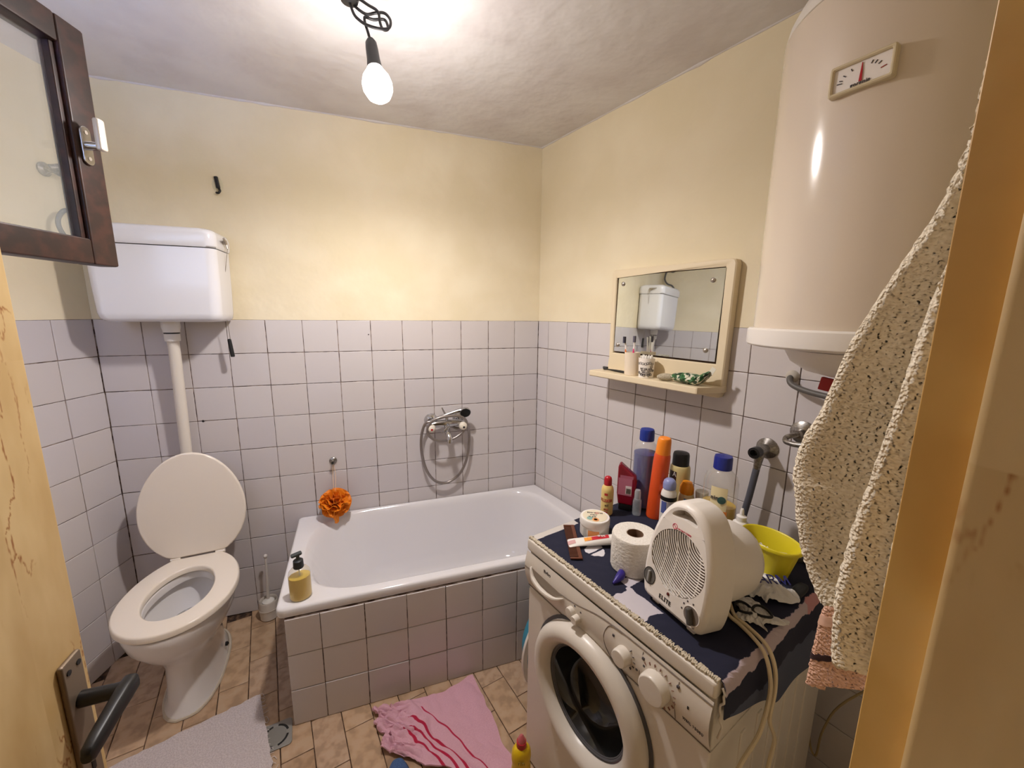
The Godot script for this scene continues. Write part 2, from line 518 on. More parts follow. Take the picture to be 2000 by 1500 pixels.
func build_shell():
	var ys := row_joints()
	var o := struct("wall_back", "yellow painted wall over white square tiles behind the bathtub")
	wall_slabs(o, -WB - 0.12, 0.12)
	var xs := [0.0]
	var x := -0.1441
	while x > -WB + 0.05:
		xs.append(x); x -= TP
	xs.append(-WB)
	lay_tiles(o, xs, ys)
	o = struct("wall_right", "yellow painted wall over white square tiles behind the washing machine", Vector3.ZERO, RY)
	wall_slabs(o, 0.0, 2.2)
	xs = [0.0]
	x = 0.0880
	while x < 2.1:
		xs.append(x); x += TP
	lay_tiles(o, xs, ys)
	o = struct("wall_left", "yellow painted wall over white square tiles beside the toilet", Vector3(-WB, 0, 0), LY)
	wall_slabs(o, -1.62, 0.0)
	xs = [0.0]
	x = -0.158
	while x > -1.6:
		xs.append(x); x -= TP
	lay_tiles(o, xs, ys)
	# window wall, return and door wall
	o = struct("wall_window", "yellow painted wall with a small high window")
	var g := G.new()
	var bx := func(gg: G, x0: float, x1: float, y0: float, y1: float, z0: float, z1: float):
		gg.box(Vector3((x0 + x1) / 2, (y0 + y1) / 2, (z0 + z1) / 2), Vector3(abs(x1 - x0), abs(y1 - y0), abs(z1 - z0)))
	bx.call(g, -2.6, -2.22, 0, CH, WZ, WZ + 0.14)
	bx.call(g, -1.63, -1.43, 0, CH, WZ, WZ + 0.14)
	bx.call(g, -2.22, -1.63, 0, 1.575, WZ, WZ + 0.14)
	bx.call(g, -2.22, -1.63, 2.125, CH, WZ, WZ + 0.14)
	part("plaster", g, M.plaster, o)
	o = struct("wall_return", "short yellow wall between the window and the doorway")
	g = G.new(); bx.call(g, -1.57, -1.43, 0, CH, WZ + 0.14, 2.12)
	part("plaster", g, M.plaster, o)
	o = struct("wall_front", "yellow painted wall around the doorway")
	g = G.new()
	bx.call(g, -0.50, 0.75, 0, CH, FZ, 2.12)
	bx.call(g, -1.43, -0.50, 2.06, CH, FZ, 2.12)
	part("plaster", g, M.plaster, o)
	# ceiling and a rough plaster fillet along it
	o = struct("ceiling", "greyish white painted ceiling with faint stains")
	g = G.new(); g.box(Vector3(-0.9, CH + 0.06, 0.71), Vector3(3.6, 0.12, 1.72)); g.box(Vector3(-0.36, CH + 0.06, 2.435), Vector3(2.42, 0.12, 1.73))
	g.box(Vector3(-2.135, CH + 0.06, 1.87), Vector3(1.13, 0.12, 0.60))      # unseen eave, added to keep high sky light out of the window
	part("slab", g, M.ceiling, o)
	var nz := noise(51, 3.0, 3)
	for k in 2:
		var pts := []; var rad := []
		for i in 41:
			var t := i / 40.0
			var p: Vector3 = Vector3(lerp(-WB, 0.0, t), CH, 0) if k == 0 else rw(t * 1.95, CH, 0)
			pts.append(p + Vector3(0, 0.002, 0)); rad.append(0.004 + 0.010 * abs(nz.get_noise_2d(t * 4.0 + k * 7, 1.5)))
		o = struct("trim_%d" % (k + 1), "rough white plaster fillet where wall meets ceiling")
		g = G.new(); g.tube(PackedVector3Array(pts), rad, 10)
		part("fillet", g, M.ceiling, o)
	# the hall behind the camera, closed and unlit
	o = struct("wall_hall", "plain dim walls of the hall outside the doorway")
	g = G.new()
	bx.call(g, -1.57, -1.43, 0, CH, 2.121, 3.2); bx.call(g, 0.75, 0.85, 0, CH, 1.9, 3.2)
	bx.call(g, -1.57, 0.85, 0, CH, 3.2, 3.3)
	part("plaster", g, M.hall, o)

	# unseen yard: a pale slab put in to bounce sunlight up through the window
	o = struct("ground", "unseen pale concrete yard put in to bounce daylight through the window")
	g = G.new(); g.box(Vector3(-4.6, -0.25, 3.4), Vector3(6.0, 0.1, 9.0))
	part("slab", g, pm(C8(206, 204, 200), 0.9), o)

func build_floor():
	var o := struct("floor", "tan rectangular floor tiles laid in a half bond")
	var g := G.new(); g.box(Vector3(-0.85, -0.0535, 1.6), Vector3(3.5, 0.1, 3.5))
	part("grout", g, M.floor_grout, o)
	var cache: Array[ArrayMesh] = []
	var tg := G.new()
	var rings := []
	for l in [[-0.006, 0.0], [-0.0012, 0.0], [0.0, 0.002]]:
		var r := PackedVector3Array()
		for c in [Vector2(1, 1), Vector2(-1, 1), Vector2(-1, -1), Vector2(1, -1)]:
			r.append(Vector3(c.x * (0.0490 - l[1]), l[0], -c.y * (0.1035 - l[1])))
		rings.append(r)
	tg.loft(rings, true, false, true)
	var tm := tg.mesh(60.0)
	var ph := deg_to_rad(12.5)
	var du := Vector2(cos(ph), -sin(ph)); var dv := Vector2(sin(ph), cos(ph))
	for k in range(-16, 26):
		var uc := -1.405 + 0.101 * (k + 0.5)
		for j in range(-6, 18):
			var vc := 0.01 + 0.21 * (j + 0.5) + (0.0 if posmod(k, 2) == 1 else 0.105)
			var p := du * uc + dv * vc
			if p.y < -0.02 or p.y > 2.25: continue
			if p.x < -WB - 0.268 * p.y - 0.02 or p.x > 0.275 * p.y + 0.02: continue
			if p.y > WZ + 0.05 and p.x < -1.5: continue
			if p.y < 0.58 and p.x > -1.12: continue      # under the bathtub
			var t := part("tile", tm, M.floors[rng.randi() % 4], o)
			t.position = Vector3(p.x, rng.randf_range(-0.0008, 0.0006), p.y)
			t.rotation = Vector3(rng.randf_range(-0.004, 0.004), ph + rng.randf_range(-0.006, 0.006), rng.randf_range(-0.004, 0.004))

# ------------------------------------------------------------------ lamp
func build_lamp():
	var t := thing("pendant_lamp", "bare glowing bulb hanging from a black tangled cord on the ceiling", "lamp", Vector3(-0.885, CH, 0.775))
	var o := t.position
	var g := G.new(); g.lathe([Vector2(0.001, -0.05), Vector2(0.022, -0.046), Vector2(0.030, -0.022), Vector2(0.034, 0.0)], 20, Transform3D(Basis(), Vector3(-0.025, 0, 0.025)))
	part("ceiling_rose", g, M.black, t)
	var pts := []
	for p in [Vector3(-0.911, 2.325, 0.80), Vector3(-0.900, 2.295, 0.80), Vector3(-0.886, 2.280, 0.805), Vector3(-0.868, 2.270, 0.81), Vector3(-0.838, 2.268, 0.81), Vector3(-0.812, 2.277, 0.805), Vector3(-0.805, 2.300, 0.80), Vector3(-0.820, 2.318, 0.795), Vector3(-0.845, 2.316, 0.79), Vector3(-0.868, 2.308, 0.79), Vector3(-0.893, 2.318, 0.79), Vector3(-0.905, 2.330, 0.795), Vector3(-0.890, 2.335, 0.80), Vector3(-0.862, 2.325, 0.80), Vector3(-0.838, 2.315, 0.80), Vector3(-0.833, 2.290, 0.798), Vector3(-0.825, 2.276, 0.797), Vector3(-0.812, 2.285, 0.79), Vector3(-0.820, 2.308, 0.785), Vector3(-0.85, 2.302, 0.785), Vector3(-0.872, 2.300, 0.79), Vector3(-0.872, 2.280, 0.797), Vector3(-0.867, 2.262, 0.80), Vector3(-0.861, 2.240, 0.80)]:
		pts.append(p - o)
	g = G.new(); g.tube(smooth(pts, 5), 0.0038, 7)
	part("cord", g, M.black, t)
	var ax := (Vector3(-0.848, 2.12, 0.822) - Vector3(-0.861, 2.247, 0.80)).normalized()
	var bs := Basis(); bs.y = -ax; bs.x = bs.y.cross(Vector3.BACK).normalized(); bs.z = bs.x.cross(bs.y)
	var xf := Transform3D(bs, Vector3(-0.848, 2.12, 0.822) - o)
	g = G.new(); g.lathe([Vector2(0.021, 0.044), Vector2(0.0175, 0.07), Vector2(0.0165, 0.10), Vector2(0.015, 0.115), Vector2(0.009, 0.125), Vector2(0.001, 0.128)], 20, xf)
	part("socket", g, M.black, t)
	g = G.new(); g.lathe([Vector2(0.001, -0.043), Vector2(0.016, -0.041), Vector2(0.031, -0.030), Vector2(0.040, -0.012), Vector2(0.041, 0.004), Vector2(0.036, 0.022), Vector2(0.025, 0.038), Vector2(0.019, 0.05)], 24, xf)
	var em := pm(Color(1, 1, 1), 0.3)
	em.emission_enabled = true; em.emission = Color(1.0, 0.95, 0.92); em.emission_energy_multiplier = 4.0
	part("bulb", g, em, t)
	# the diffuser dome throws most of its light downwards, the opaque neck lets little up
	var l := OmniLight3D.new(); l.name = "bulb_light"
	l.position = xf.origin
	l.light_color = Color(1.0, 0.97, 0.96); l.light_energy = 0.27; l.light_size = 0.04
	l.omni_range = 8.0; l.omni_attenuation = 2.0; l.shadow_enabled = true
	t.add_child(l)
	var sp := SpotLight3D.new(); sp.name = "bulb_dome_light"
	sp.transform = Transform3D(Basis(Vector3.RIGHT, -PI / 2), xf.origin)
	sp.light_color = Color(1.0, 0.97, 0.96); sp.light_energy = 1.2; sp.light_size = 0.04
	sp.spot_angle = 89.0; sp.spot_angle_attenuation = 0.85; sp.spot_range = 8.0; sp.spot_attenuation = 2.0; sp.shadow_enabled = true
	t.add_child(sp)

# ------------------------------------------------------------------ bathtub
func build_bath():
	var t := thing("bathtub", "white enamel bathtub with a wide rim set into the tiled corner", "bathtub", Vector3(-0.6, 0, 0.35))
	var o := Vector2(0.6, -0.35)
	var lp := func(c: Array, r: Array, y: float) -> PackedVector3Array:
		var q := []
		for p in c: q.append(Vector2(p.x + o.x, -(p.y + o.y)))
		var out := PackedVector3Array()
		for p in rquad(q, r): out.append(Vector3(p.x, y, -p.y))
		return out
	# corners in plan, counterclockwise seen from above: front-left, front-right, back-right, back-left
	var oc := [Vector2(-1.262, 0.694), Vector2(0.178, 0.694), Vector2(-0.002, 0.004), Vector2(-1.292, 0.004)]
	var orr := [0.03, 0.008, 0.008, 0.02]
	var shrink := func(d: float) -> Array:
		return [oc[0] + Vector2(d, -d), oc[1] + Vector2(-d * 1.3, -d), oc[2] + Vector2(-d * 0.8, d), oc[3] + Vector2(d, d)]
	var rings := []
	rings.append(lp.call(shrink.call(0.012), orr, 0.440))
	rings.append(lp.call(shrink.call(0.002), orr, 0.443))
	rings.append(lp.call(oc, orr, 0.452))
	rings.append(lp.call(oc, orr, 0.468))
	rings.append(lp.call(shrink.call(0.004), orr, 0.475))
	rings.append(lp.call(shrink.call(0.012), orr, 0.478))
	var ic := [Vector2(-1.205, 0.640), Vector2(0.055, 0.650), Vector2(-0.065, 0.030), Vector2(-1.215, 0.030)]
	var ir := [0.27, 0.2, 0.2, 0.27]
	var inn := func(d: float, dl: float) -> Array:
		return [ic[0] + Vector2(d + dl, -d), ic[1] + Vector2(-d * 1.4, -d), ic[2] + Vector2(-d, d), ic[3] + Vector2(d + dl, d)]
	for l in [[-0.012, 0.0, 0.4775], [-0.004, 0.0, 0.474], [0.004, 0.004, 0.462], [0.012, 0.012, 0.44], [0.03, 0.05, 0.32], [0.055, 0.10, 0.19], [0.075, 0.13, 0.135], [0.105, 0.17, 0.108], [0.15, 0.24, 0.1], [0.24, 0.4, 0.098]]:
		var k: float = clampf(1.0 - l[0] * 2.2, 0.25, 1.0)
		rings.append(lp.call(inn.call(l[0], l[1]), [ir[0] * k, ir[1] * k, ir[2] * k, ir[3] * k], l[2]))
	var g := G.new(); g.loft(rings, true, false, true)
	part("tub", g, M.enamel, t, 50.0)
	g = G.new(); g.lathe([Vector2(0.03, 0.1), Vector2(0.028, 0.104), Vector2(0.016, 0.104), Vector2(0.001, 0.1)], 18, Transform3D(Basis(), Vector3(0.36, 0, 0.0)))
	part("drain", g, M.chrome, t)
	# tiled apron in front
	var a := struct("wall_apron", "tiled front panel under the bathtub rim", Vector3(0, 0, 0.70))
	g = G.new(); g.box(Vector3(-0.535, 0.2195, -0.0265), Vector3(1.40, 0.437, 0.045))
	part("grout", g, M.grout, a)
	g = G.new(); g.box(Vector3(-1.2130, 0.2195, -0.37), Vector3(0.045, 0.437, 0.64))
	part("end_board", g, M.grout, a)
	lay_tiles(a, [-1.236, -1.122, -0.972, -0.820, -0.670, -0.519, -0.369, -0.219, -0.069, 0.081, 0.165], [0.0, 0.147, 0.292, 0.438])

# ------------------------------------------------------------------ toilet and cistern
func build_toilet():
	var t := thing("toilet", "white toilet with raised cream lid and open seat", "toilet", Vector3(-1.680, 0, 0.06), 0.10)
	# rings: centre z, half width, half length, height
	var g := G.new(); var rings := []
	for l in [[0.255, 0.090, 0.228, 0.0, 2.4], [0.255, 0.092, 0.230, 0.012, 2.4], [0.25, 0.084, 0.218, 0.03, 2.3], [0.25, 0.082, 0.205, 0.10, 2.2], [0.255, 0.082, 0.195, 0.17, 2.1], [0.27, 0.10, 0.200, 0.225, 2.0], [0.30, 0.135, 0.225, 0.28, 2.0], [0.32, 0.162, 0.245, 0.335, 2.0], [0.325, 0.172, 0.252, 0.38, 2.0], [0.325, 0.172, 0.252, 0.400, 2.0], [0.325, 0.168, 0.248, 0.406, 2.0], [0.33, 0.112, 0.176, 0.406, 2.0], [0.33, 0.106, 0.168, 0.398, 2.0], [0.33, 0.108, 0.170, 0.372, 2.0], [0.33, 0.132, 0.200, 0.366, 2.0], [0.325, 0.125, 0.190, 0.32, 2.0], [0.30, 0.095, 0.14, 0.27, 2.0], [0.27, 0.07, 0.09, 0.235, 2.0], [0.26, 0.045, 0.05, 0.225, 2.0]]:
		var r := PackedVector3Array()
		for p in egg(l[1], l[2], 40, l[4]):
			var back: float = 1.0 - 0.12 * clampf(p.y / l[2], 0, 1)
			r.append(Vector3(p.x * back, l[3], l[0] - p.y))
		rings.append(r)
	g.loft(rings, true, true, true)
	part("bowl", g, M.porcelain, t, 60.0)
	# old sealant ring round the foot
	var pts := []; var nz := noise(61, 8.0, 2)
	for i in 48:
		var q := egg(0.093, 0.231, 48, 2.4)[i]
		var w := 1.0 + 0.02 * nz.get_noise_1d(i * 0.7)
		pts.append(Vector3(q.x * w, 0.003, 0.255 - q.y * w))
	g = G.new(); g.tube(PackedVector3Array(pts), 0.006, 6, true)
	part("sealant", g, pm(C8(196, 184, 166), 0.9), t)
	# black bolt cap
	g = G.new(); g.lathe([Vector2(0.009, 0.0), Vector2(0.009, 0.008), Vector2(0.001, 0.013)], 12, Transform3D(Basis(Vector3.FORWARD, PI / 2), Vector3(0.086, 0.055, 0.21)))
	part("bolt_cap", g, M.black, t)
	# seat
	var outer := PackedVector2Array(); var inner := PackedVector2Array()
	for i in 56:
		var a := TAU * i / 56.0
		var c := cos(a); var s := sin(a)
		var o := Vector2(c * 0.187, s * 0.262)
		o.x *= 1.0 - 0.08 * s
		o.y = min(o.y, 0.228)
		outer.append(Vector2(o.x, o.y + 0.0))
		inner.append(Vector2(c * 0.105 * (1.0 - 0.05 * s), s * 0.16 - 0.02))
	g = G.new()
	var xs := Transform3D(Basis(Vector3.RIGHT, -PI / 2), Vector3(0, 0.412, 0.315))
	g.ring(outer, inner, 0.0, 0.024, 0.007, xs)
	part("seat", g, M.seat, t, 55.0)
	# lid, leaning back on the flush pipe
	var lid := PackedVector2Array()
	for i in 56:
		var a := TAU * i / 56.0
		var p := Vector2(cos(a) * 0.192, sin(a) * 0.245)
		p.x *= 1.0 - 0.09 * sin(a)
		p.y = max(p.y, -0.215)
		lid.append(p)
	g = G.new()
	g.extrude(lid, -0.008, 0.009, 0.006, Transform3D(Basis(Vector3.RIGHT, -0.07), Vector3(0.0, 0.653, 0.066)))
	part("lid", g, M.seat, t, 55.0)
	for x in [-0.08, 0.08]:
		g = G.new(); g.tube(PackedVector3Array([Vector3(x - 0.018, 0.432, 0.083), Vector3(x + 0.018, 0.432, 0.083)]), 0.009, 10)
		part("hinge", g, M.seat, t)
	g = G.new(); g.lathe([Vector2(0.001, 0.262), Vector2(0.075, 0.262)], 24, Transform3D(Basis(), Vector3(0, 0, 0.29)), 1.0, 1.3)
	var water := see_through(C8(150, 150, 145), 0.35, 0.03)
	part("water", g, water, t)
	# cistern
	var c := thing("cistern", "white wall-hung toilet cistern with a lid above the flush pipe", "cistern", Vector3(-1.668, 1.455, 0.0))
	rings = []
	g = G.new()
	for l in [[0.0, 0.030, 0.035], [0.004, 0.014, 0.015], [0.014, 0.004, 0.005], [0.035, 0.0, 0.0], [0.15, -0.004, -0.002], [0.285, -0.006, -0.004]]:
		var r := PackedVector3Array()
		for p in G.rrect(0.398 - 2 * l[1], 0.195 - l[2], 0.035, 6):
			r.append(Vector3(p.x, l[0], -p.y + 0.1 - l[2] * 0.5))
		rings.append(r)
	g.loft(rings)
	part("tank", g, M.cistern, c, 60.0)
	g = G.new(); rings = []
	for l in [[0.288, 0.0], [0.296, -0.004], [0.335, -0.004], [0.350, 0.002], [0.359, 0.016], [0.362, 0.035]]:
		var r := PackedVector3Array()
		for p in G.rrect(0.412 - 2 * l[1], 0.205 - 2 * l[1], 0.036, 6): r.append(Vector3(p.x, l[0], -p.y + 0.103))
		rings.append(r)
	g.loft(rings)
	part("lid", g, M.cistern, c, 60.0)
	g = G.new(); g.box(Vector3(-0.155, 0.291, 0.2025), Vector3(0.014, 0.008, 0.006), 0.001); part("clip", g, M.black, c)
	g = G.new()
	g.tube(PackedVector3Array([Vector3(0.198, 0.318, 0.11), Vector3(0.222, 0.322, 0.11)]), 0.008, 10)
	g.tube(PackedVector3Array([Vector3(0.215, 0.326, 0.095), Vector3(0.228, 0.330, 0.155)]), [0.006, 0.004], 8)
	g.tube(PackedVector3Array([Vector3(0.218, 0.332, 0.10), Vector3(0.222, 0.298, 0.10)]), 0.004, 8)
	part("lever", g, M.steel, c)
	lettering("isoflex", 0.007, pm(C8(150, 150, 170), 0.5), c, Transform3D(Basis(), Vector3(0.13, 0.265, 0.2005)))
	# pull chain and its black grip
	g = G.new(); g.tube(smooth([Vector3(0.222, 0.30, 0.10), Vector3(0.190, 0.12, 0.085), Vector3(0.187, -0.075, 0.07)], 5), 0.0012, 5)
	part("chain", g, M.steel, c)
	g = G.new(); g.tube(PackedVector3Array([Vector3(0.182, -0.074, 0.07), Vector3(0.183, -0.079, 0.07), Vector3(0.189, -0.148, 0.07), Vector3(0.189, -0.152, 0.07)]), [0.005, 0.0075, 0.0085, 0.007], 12)
	part("pull_grip", g, M.matt_black, c)
	# flush pipe
	var f := thing("flush_pipe", "cream plastic flush pipe running down from the cistern to the toilet", "pipe", Vector3(-1.695, 0.42, 0.052))
	g = G.new(); g.tube(smooth([Vector3(0.012, 0.985, 0.03), Vector3(0.010, 0.90, 0.018), Vector3(-0.002, 0.6, 0.0), Vector3(-0.008, 0.3, -0.004), Vector3(0.0, 0.06, 0.0)], 6), 0.0205, 16)
	part("pipe", g, M.pvc, f)
	g = G.new(); g.lathe([Vector2(0.026, 0.955), Vector2(0.027, 0.962), Vector2(0.027, 0.985)], 20, Transform3D(Basis(), Vector3(0.013, 0, 0.028)))
	part("collar", g, M.white_plastic, f)
	g = G.new(); g.lathe([Vector2(0.0265, 0.985), Vector2(0.0265, 0.991)], 20, Transform3D(Basis(), Vector3(0.013, 0, 0.028)))
	part("gasket", g, M.black, f)
	g = G.new(); g.lathe([Vector2(0.028, 0.991), Vector2(0.029, 1.0), Vector2(0.032, 1.012), Vector2(0.032, 1.034)], 20, Transform3D(Basis(), Vector3(0.013, 0, 0.028)))
	part("nut", g, M.white_plastic, f)

# ------------------------------------------------------------------ washing machine
func build_machine():
	# local frame: x along the wall from s = 0.905 (left) to 1.495 (right), z out to the front at 0.745
	var t := thing("washing_machine", "white front-loading washing machine with a round glass door under a dark cloth", "washing machine", rw(1.2, 0.0, 0.0), RY)
	var g := G.new(); g.box(Vector3(0, 0.335, 0.275), Vector3(0.588, 0.65, 0.355), 0.004)
	part("cabinet", g, M.machine, t)
	g = G.new()
	var pc := Vector2(-0.028, 0.487)
	var fo := PackedVector2Array(); var fi := PackedVector2Array()
	var rect := PackedVector2Array([Vector2(-0.294, 0.010), Vector2(0.294, 0.010), Vector2(0.294, 0.660), Vector2(-0.294, 0.660)])
	fo = cast_loop(rect, pc, 128)
	for i in 128: fi.append(pc + Vector2.from_angle(TAU * i / 128 + 0.0003) * 0.146)
	g.ring(fo, fi, 0.4525, 0.7325, 0.003)
	part("front_panel", g, M.machine, t)
	# pressed ribs on the side
	for k in 6:
		g = G.new(); g.box(Vector3(0.2945, 0.33, 0.22 + k * 0.075), Vector3(0.006, 0.58, 0.022), 0.0025)
		part("side_rib", g, M.machine, t)
	g = G.new(); g.box(Vector3(0, 0.722, 0.4135), Vector3(0.588, 0.124, 0.632), 0.004); part("upper_body", g, M.machine, t)
	g = G.new(); g.box(Vector3(0, 0.8035, 0.418), Vector3(0.592, 0.037, 0.648), 0.007); part("worktop", g, M.machine, t)
	# control panel with a bulged face
	g = G.new(); var rings := []
	for y in 7:
		var r := PackedVector3Array(); var q := y / 6.0
		var z := 0.728 + 0.022 * sin(q * PI * 0.75 + 0.2)
		for x in 13: r.append(Vector3(lerp(-0.294, 0.294, x / 12.0), lerp(0.664, 0.782, q), z))
		rings.append(r)
	g.loft(rings, false, false, false)
	var back := []
	part("control_panel", g, M.machine_panel, t)
	# seams and decor lines
	var seam := pm(C8(120, 108, 98), 0.7)
	g = G.new(); g.tube(smooth([Vector3(-0.293, 0.735, 0.7497), Vector3(-0.25, 0.738, 0.7497), Vector3(-0.10, 0.744, 0.749), Vector3(0.0, 0.766, 0.7455), Vector3(0.06, 0.772, 0.744), Vector3(0.15, 0.774, 0.743), Vector3(0.293, 0.775, 0.743)], 6), 0.0014, 6)
	part("panel_seam", g, seam, t)
	g = G.new(); g.tube(PackedVector3Array([Vector3(-0.294, 0.663, 0.733), Vector3(0.294, 0.663, 0.733)]), 0.0012, 6)
	part("panel_seam", g, seam, t)
	g = G.new(); g.tube(smooth([Vector3(0.06, 0.672, 0.7395), Vector3(0.036, 0.70, 0.746), Vector3(0.030, 0.735, 0.7495), Vector3(0.045, 0.768, 0.746), Vector3(0.08, 0.772, 0.7445)], 6), 0.001, 6)
	part("panel_seam", g, seam, t)
	for x in [0.135, 0.222]:
		g = G.new(); g.tube(PackedVector3Array([Vector3(x, 0.672, 0.7395), Vector3(x, 0.72, 0.7492), Vector3(x + 0.004, 0.77, 0.745)]), 0.0008, 5)
		part("panel_seam", g, seam, t)
	# detergent drawer grip: a scooped lip
	g = G.new(); g.tube(smooth([Vector3(-0.262, 0.748, 0.750), Vector3(-0.245, 0.722, 0.756), Vector3(-0.20, 0.712, 0.760), Vector3(-0.15, 0.716, 0.757), Vector3(-0.115, 0.736, 0.750)], 6), [0.002, 0.004, 0.005, 0.0055, 0.006, 0.006, 0.0065, 0.007, 0.007, 0.007, 0.007, 0.007, 0.007, 0.007, 0.0065, 0.006, 0.006, 0.0055, 0.005, 0.0045, 0.004, 0.0035, 0.003, 0.002, 0.002], 8)
	part("drawer_grip", g, M.machine, t)
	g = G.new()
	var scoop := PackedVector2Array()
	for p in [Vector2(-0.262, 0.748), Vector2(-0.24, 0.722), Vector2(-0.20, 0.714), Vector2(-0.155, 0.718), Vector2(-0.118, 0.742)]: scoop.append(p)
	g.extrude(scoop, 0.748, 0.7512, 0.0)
	part("drawer_shade_patch", g, pm(C8(150, 138, 124), 0.6), t)  # flat patch; its darker tone paints the shade inside the drawer scoop
	lettering("Beko", 0.010, M.print, t, Transform3D(Basis(), Vector3(-0.192, 0.764, 0.7462)))
	# buttons and knobs
	var knob := func(x: float, y: float, r: float, h: float, z: float, called: String):
		var gg := G.new(); gg.lathe([Vector2(r, 0), Vector2(r, h * 0.75), Vector2(r * 0.93, h * 0.95), Vector2(r * 0.85, h), Vector2(0.001, h * 0.97)], 24, Transform3D(Basis(Vector3.RIGHT, PI / 2), Vector3(x, y, z)))
		return part(called, gg, M.machine, t)
	knob.call(-0.082, 0.722, 0.0125, 0.016, 0.747, "button")
	knob.call(-0.060, 0.714, 0.0115, 0.020, 0.746, "button")
	knob.call(0.093, 0.728, 0.021, 0.026, 0.746, "knob")
	knob.call(0.180, 0.722, 0.033, 0.028, 0.745, "knob")
	# scale marks round the dials
	for a in range(-60, 150, 18):
		var an := deg_to_rad(a)
		g = G.new(); g.box(Vector3(0.180 + 0.042 * cos(an), 0.722 + 0.042 * sin(an), 0.7488 - 0.0008 * abs(sin(an))), Vector3(0.006, 0.0014, 0.003), 0.0, Basis(Vector3.BACK, an))
		part("scale_mark", g, pm(C8(150, 110, 96), 0.7), t)
	for a in range(-50, 80, 26):
		var an := deg_to_rad(a)
		g = G.new(); g.box(Vector3(0.093 + 0.028 * cos(an), 0.728 + 0.028 * sin(an), 0.749), Vector3(0.005, 0.0014, 0.003), 0.0, Basis(Vector3.BACK, an))
		part("scale_mark", g, M.print, t)
	for p in [Vector2(-0.072, 0.742), Vector2(-0.050, 0.738), Vector2(0.058, 0.752), Vector2(0.142, 0.757), Vector2(0.128, 0.718), Vector2(0.146, 0.742), Vector2(0.226, 0.760)]:
		g = G.new(); g.box(Vector3(p.x, p.y, 0.7478), Vector3(0.006, 0.006, 0.004), 0.001); part("symbol", g, M.print, t)
	g = G.new(); g.box(Vector3(0.251, 0.735, 0.7492), Vector3(0.004, 0.007, 0.003), 0.001); part("lamp_hole", g, M.black, t)
	lettering("WML 15060", 0.006, M.print, t, Transform3D(Basis(), Vector3(0.262, 0.700, 0.7462)))
	# porthole door
	var c := Vector3(-0.028, 0.487, 0.735)
	var xr := Transform3D(Basis(Vector3.RIGHT, PI / 2), c)
	g = G.new(); g.lathe([Vector2(0.208, -0.006), Vector2(0.208, 0.0015), Vector2(0.190, 0.0015)], 56, xr, 1.0, 1.0, false)
	part("door_gap", g, M.rubber, t)
	g = G.new(); g.lathe([Vector2(0.198, 0.0), Vector2(0.197, 0.018), Vector2(0.188, 0.032), Vector2(0.172, 0.040), Vector2(0.155, 0.036), Vector2(0.142, 0.022), Vector2(0.138, 0.006)], 56, xr, 1.0, 1.0, false)
	part("door_ring", g, M.machine, t, 60.0)
	g = G.new(); g.lathe([Vector2(0.139, 0.010), Vector2(0.130, 0.006), Vector2(0.118, -0.03), Vector2(0.105, -0.07), Vector2(0.07, -0.085), Vector2(0.001, -0.09)], 48, xr, 1.0, 1.0, false)
	part("door_glass", g, M.dark_glass, t, 60.0)
	g = G.new(); g.lathe([Vector2(0.138, 0.008), Vector2(0.134, 0.009), Vector2(0.128, 0.004)], 48, xr, 1.0, 1.0, false)
	part("gasket", g, M.rubber, t)
	for x in [-0.24, 0.24]:
		for z in [0.16, 0.67]:
			g = G.new(); g.lathe([Vector2(0.022, 0.0), Vector2(0.022, 0.012)], 14, Transform3D(Basis(), Vector3(x, 0, z))); part("foot", g, M.black, t)
	# inner drum behind the glass
	g = G.new(); g.lathe([Vector2(0.1455, -0.002), Vector2(0.144, -0.27), Vector2(0.001, -0.28)], 40, xr, 1.0, 1.0, false)
	part("drum", g, M.drum, t)
	build_cloth(t.position)

func cloth_run(z: float) -> float:
	var hang: float = lerp(0.19, 0.07, smoothstep(0.40, 0.73, z)) - 0.05 * (1.0 - smoothstep(0.12, 0.36, z)) + 0.012 * sin(z * 31.0)
	return 0.585 + 0.019 + hang

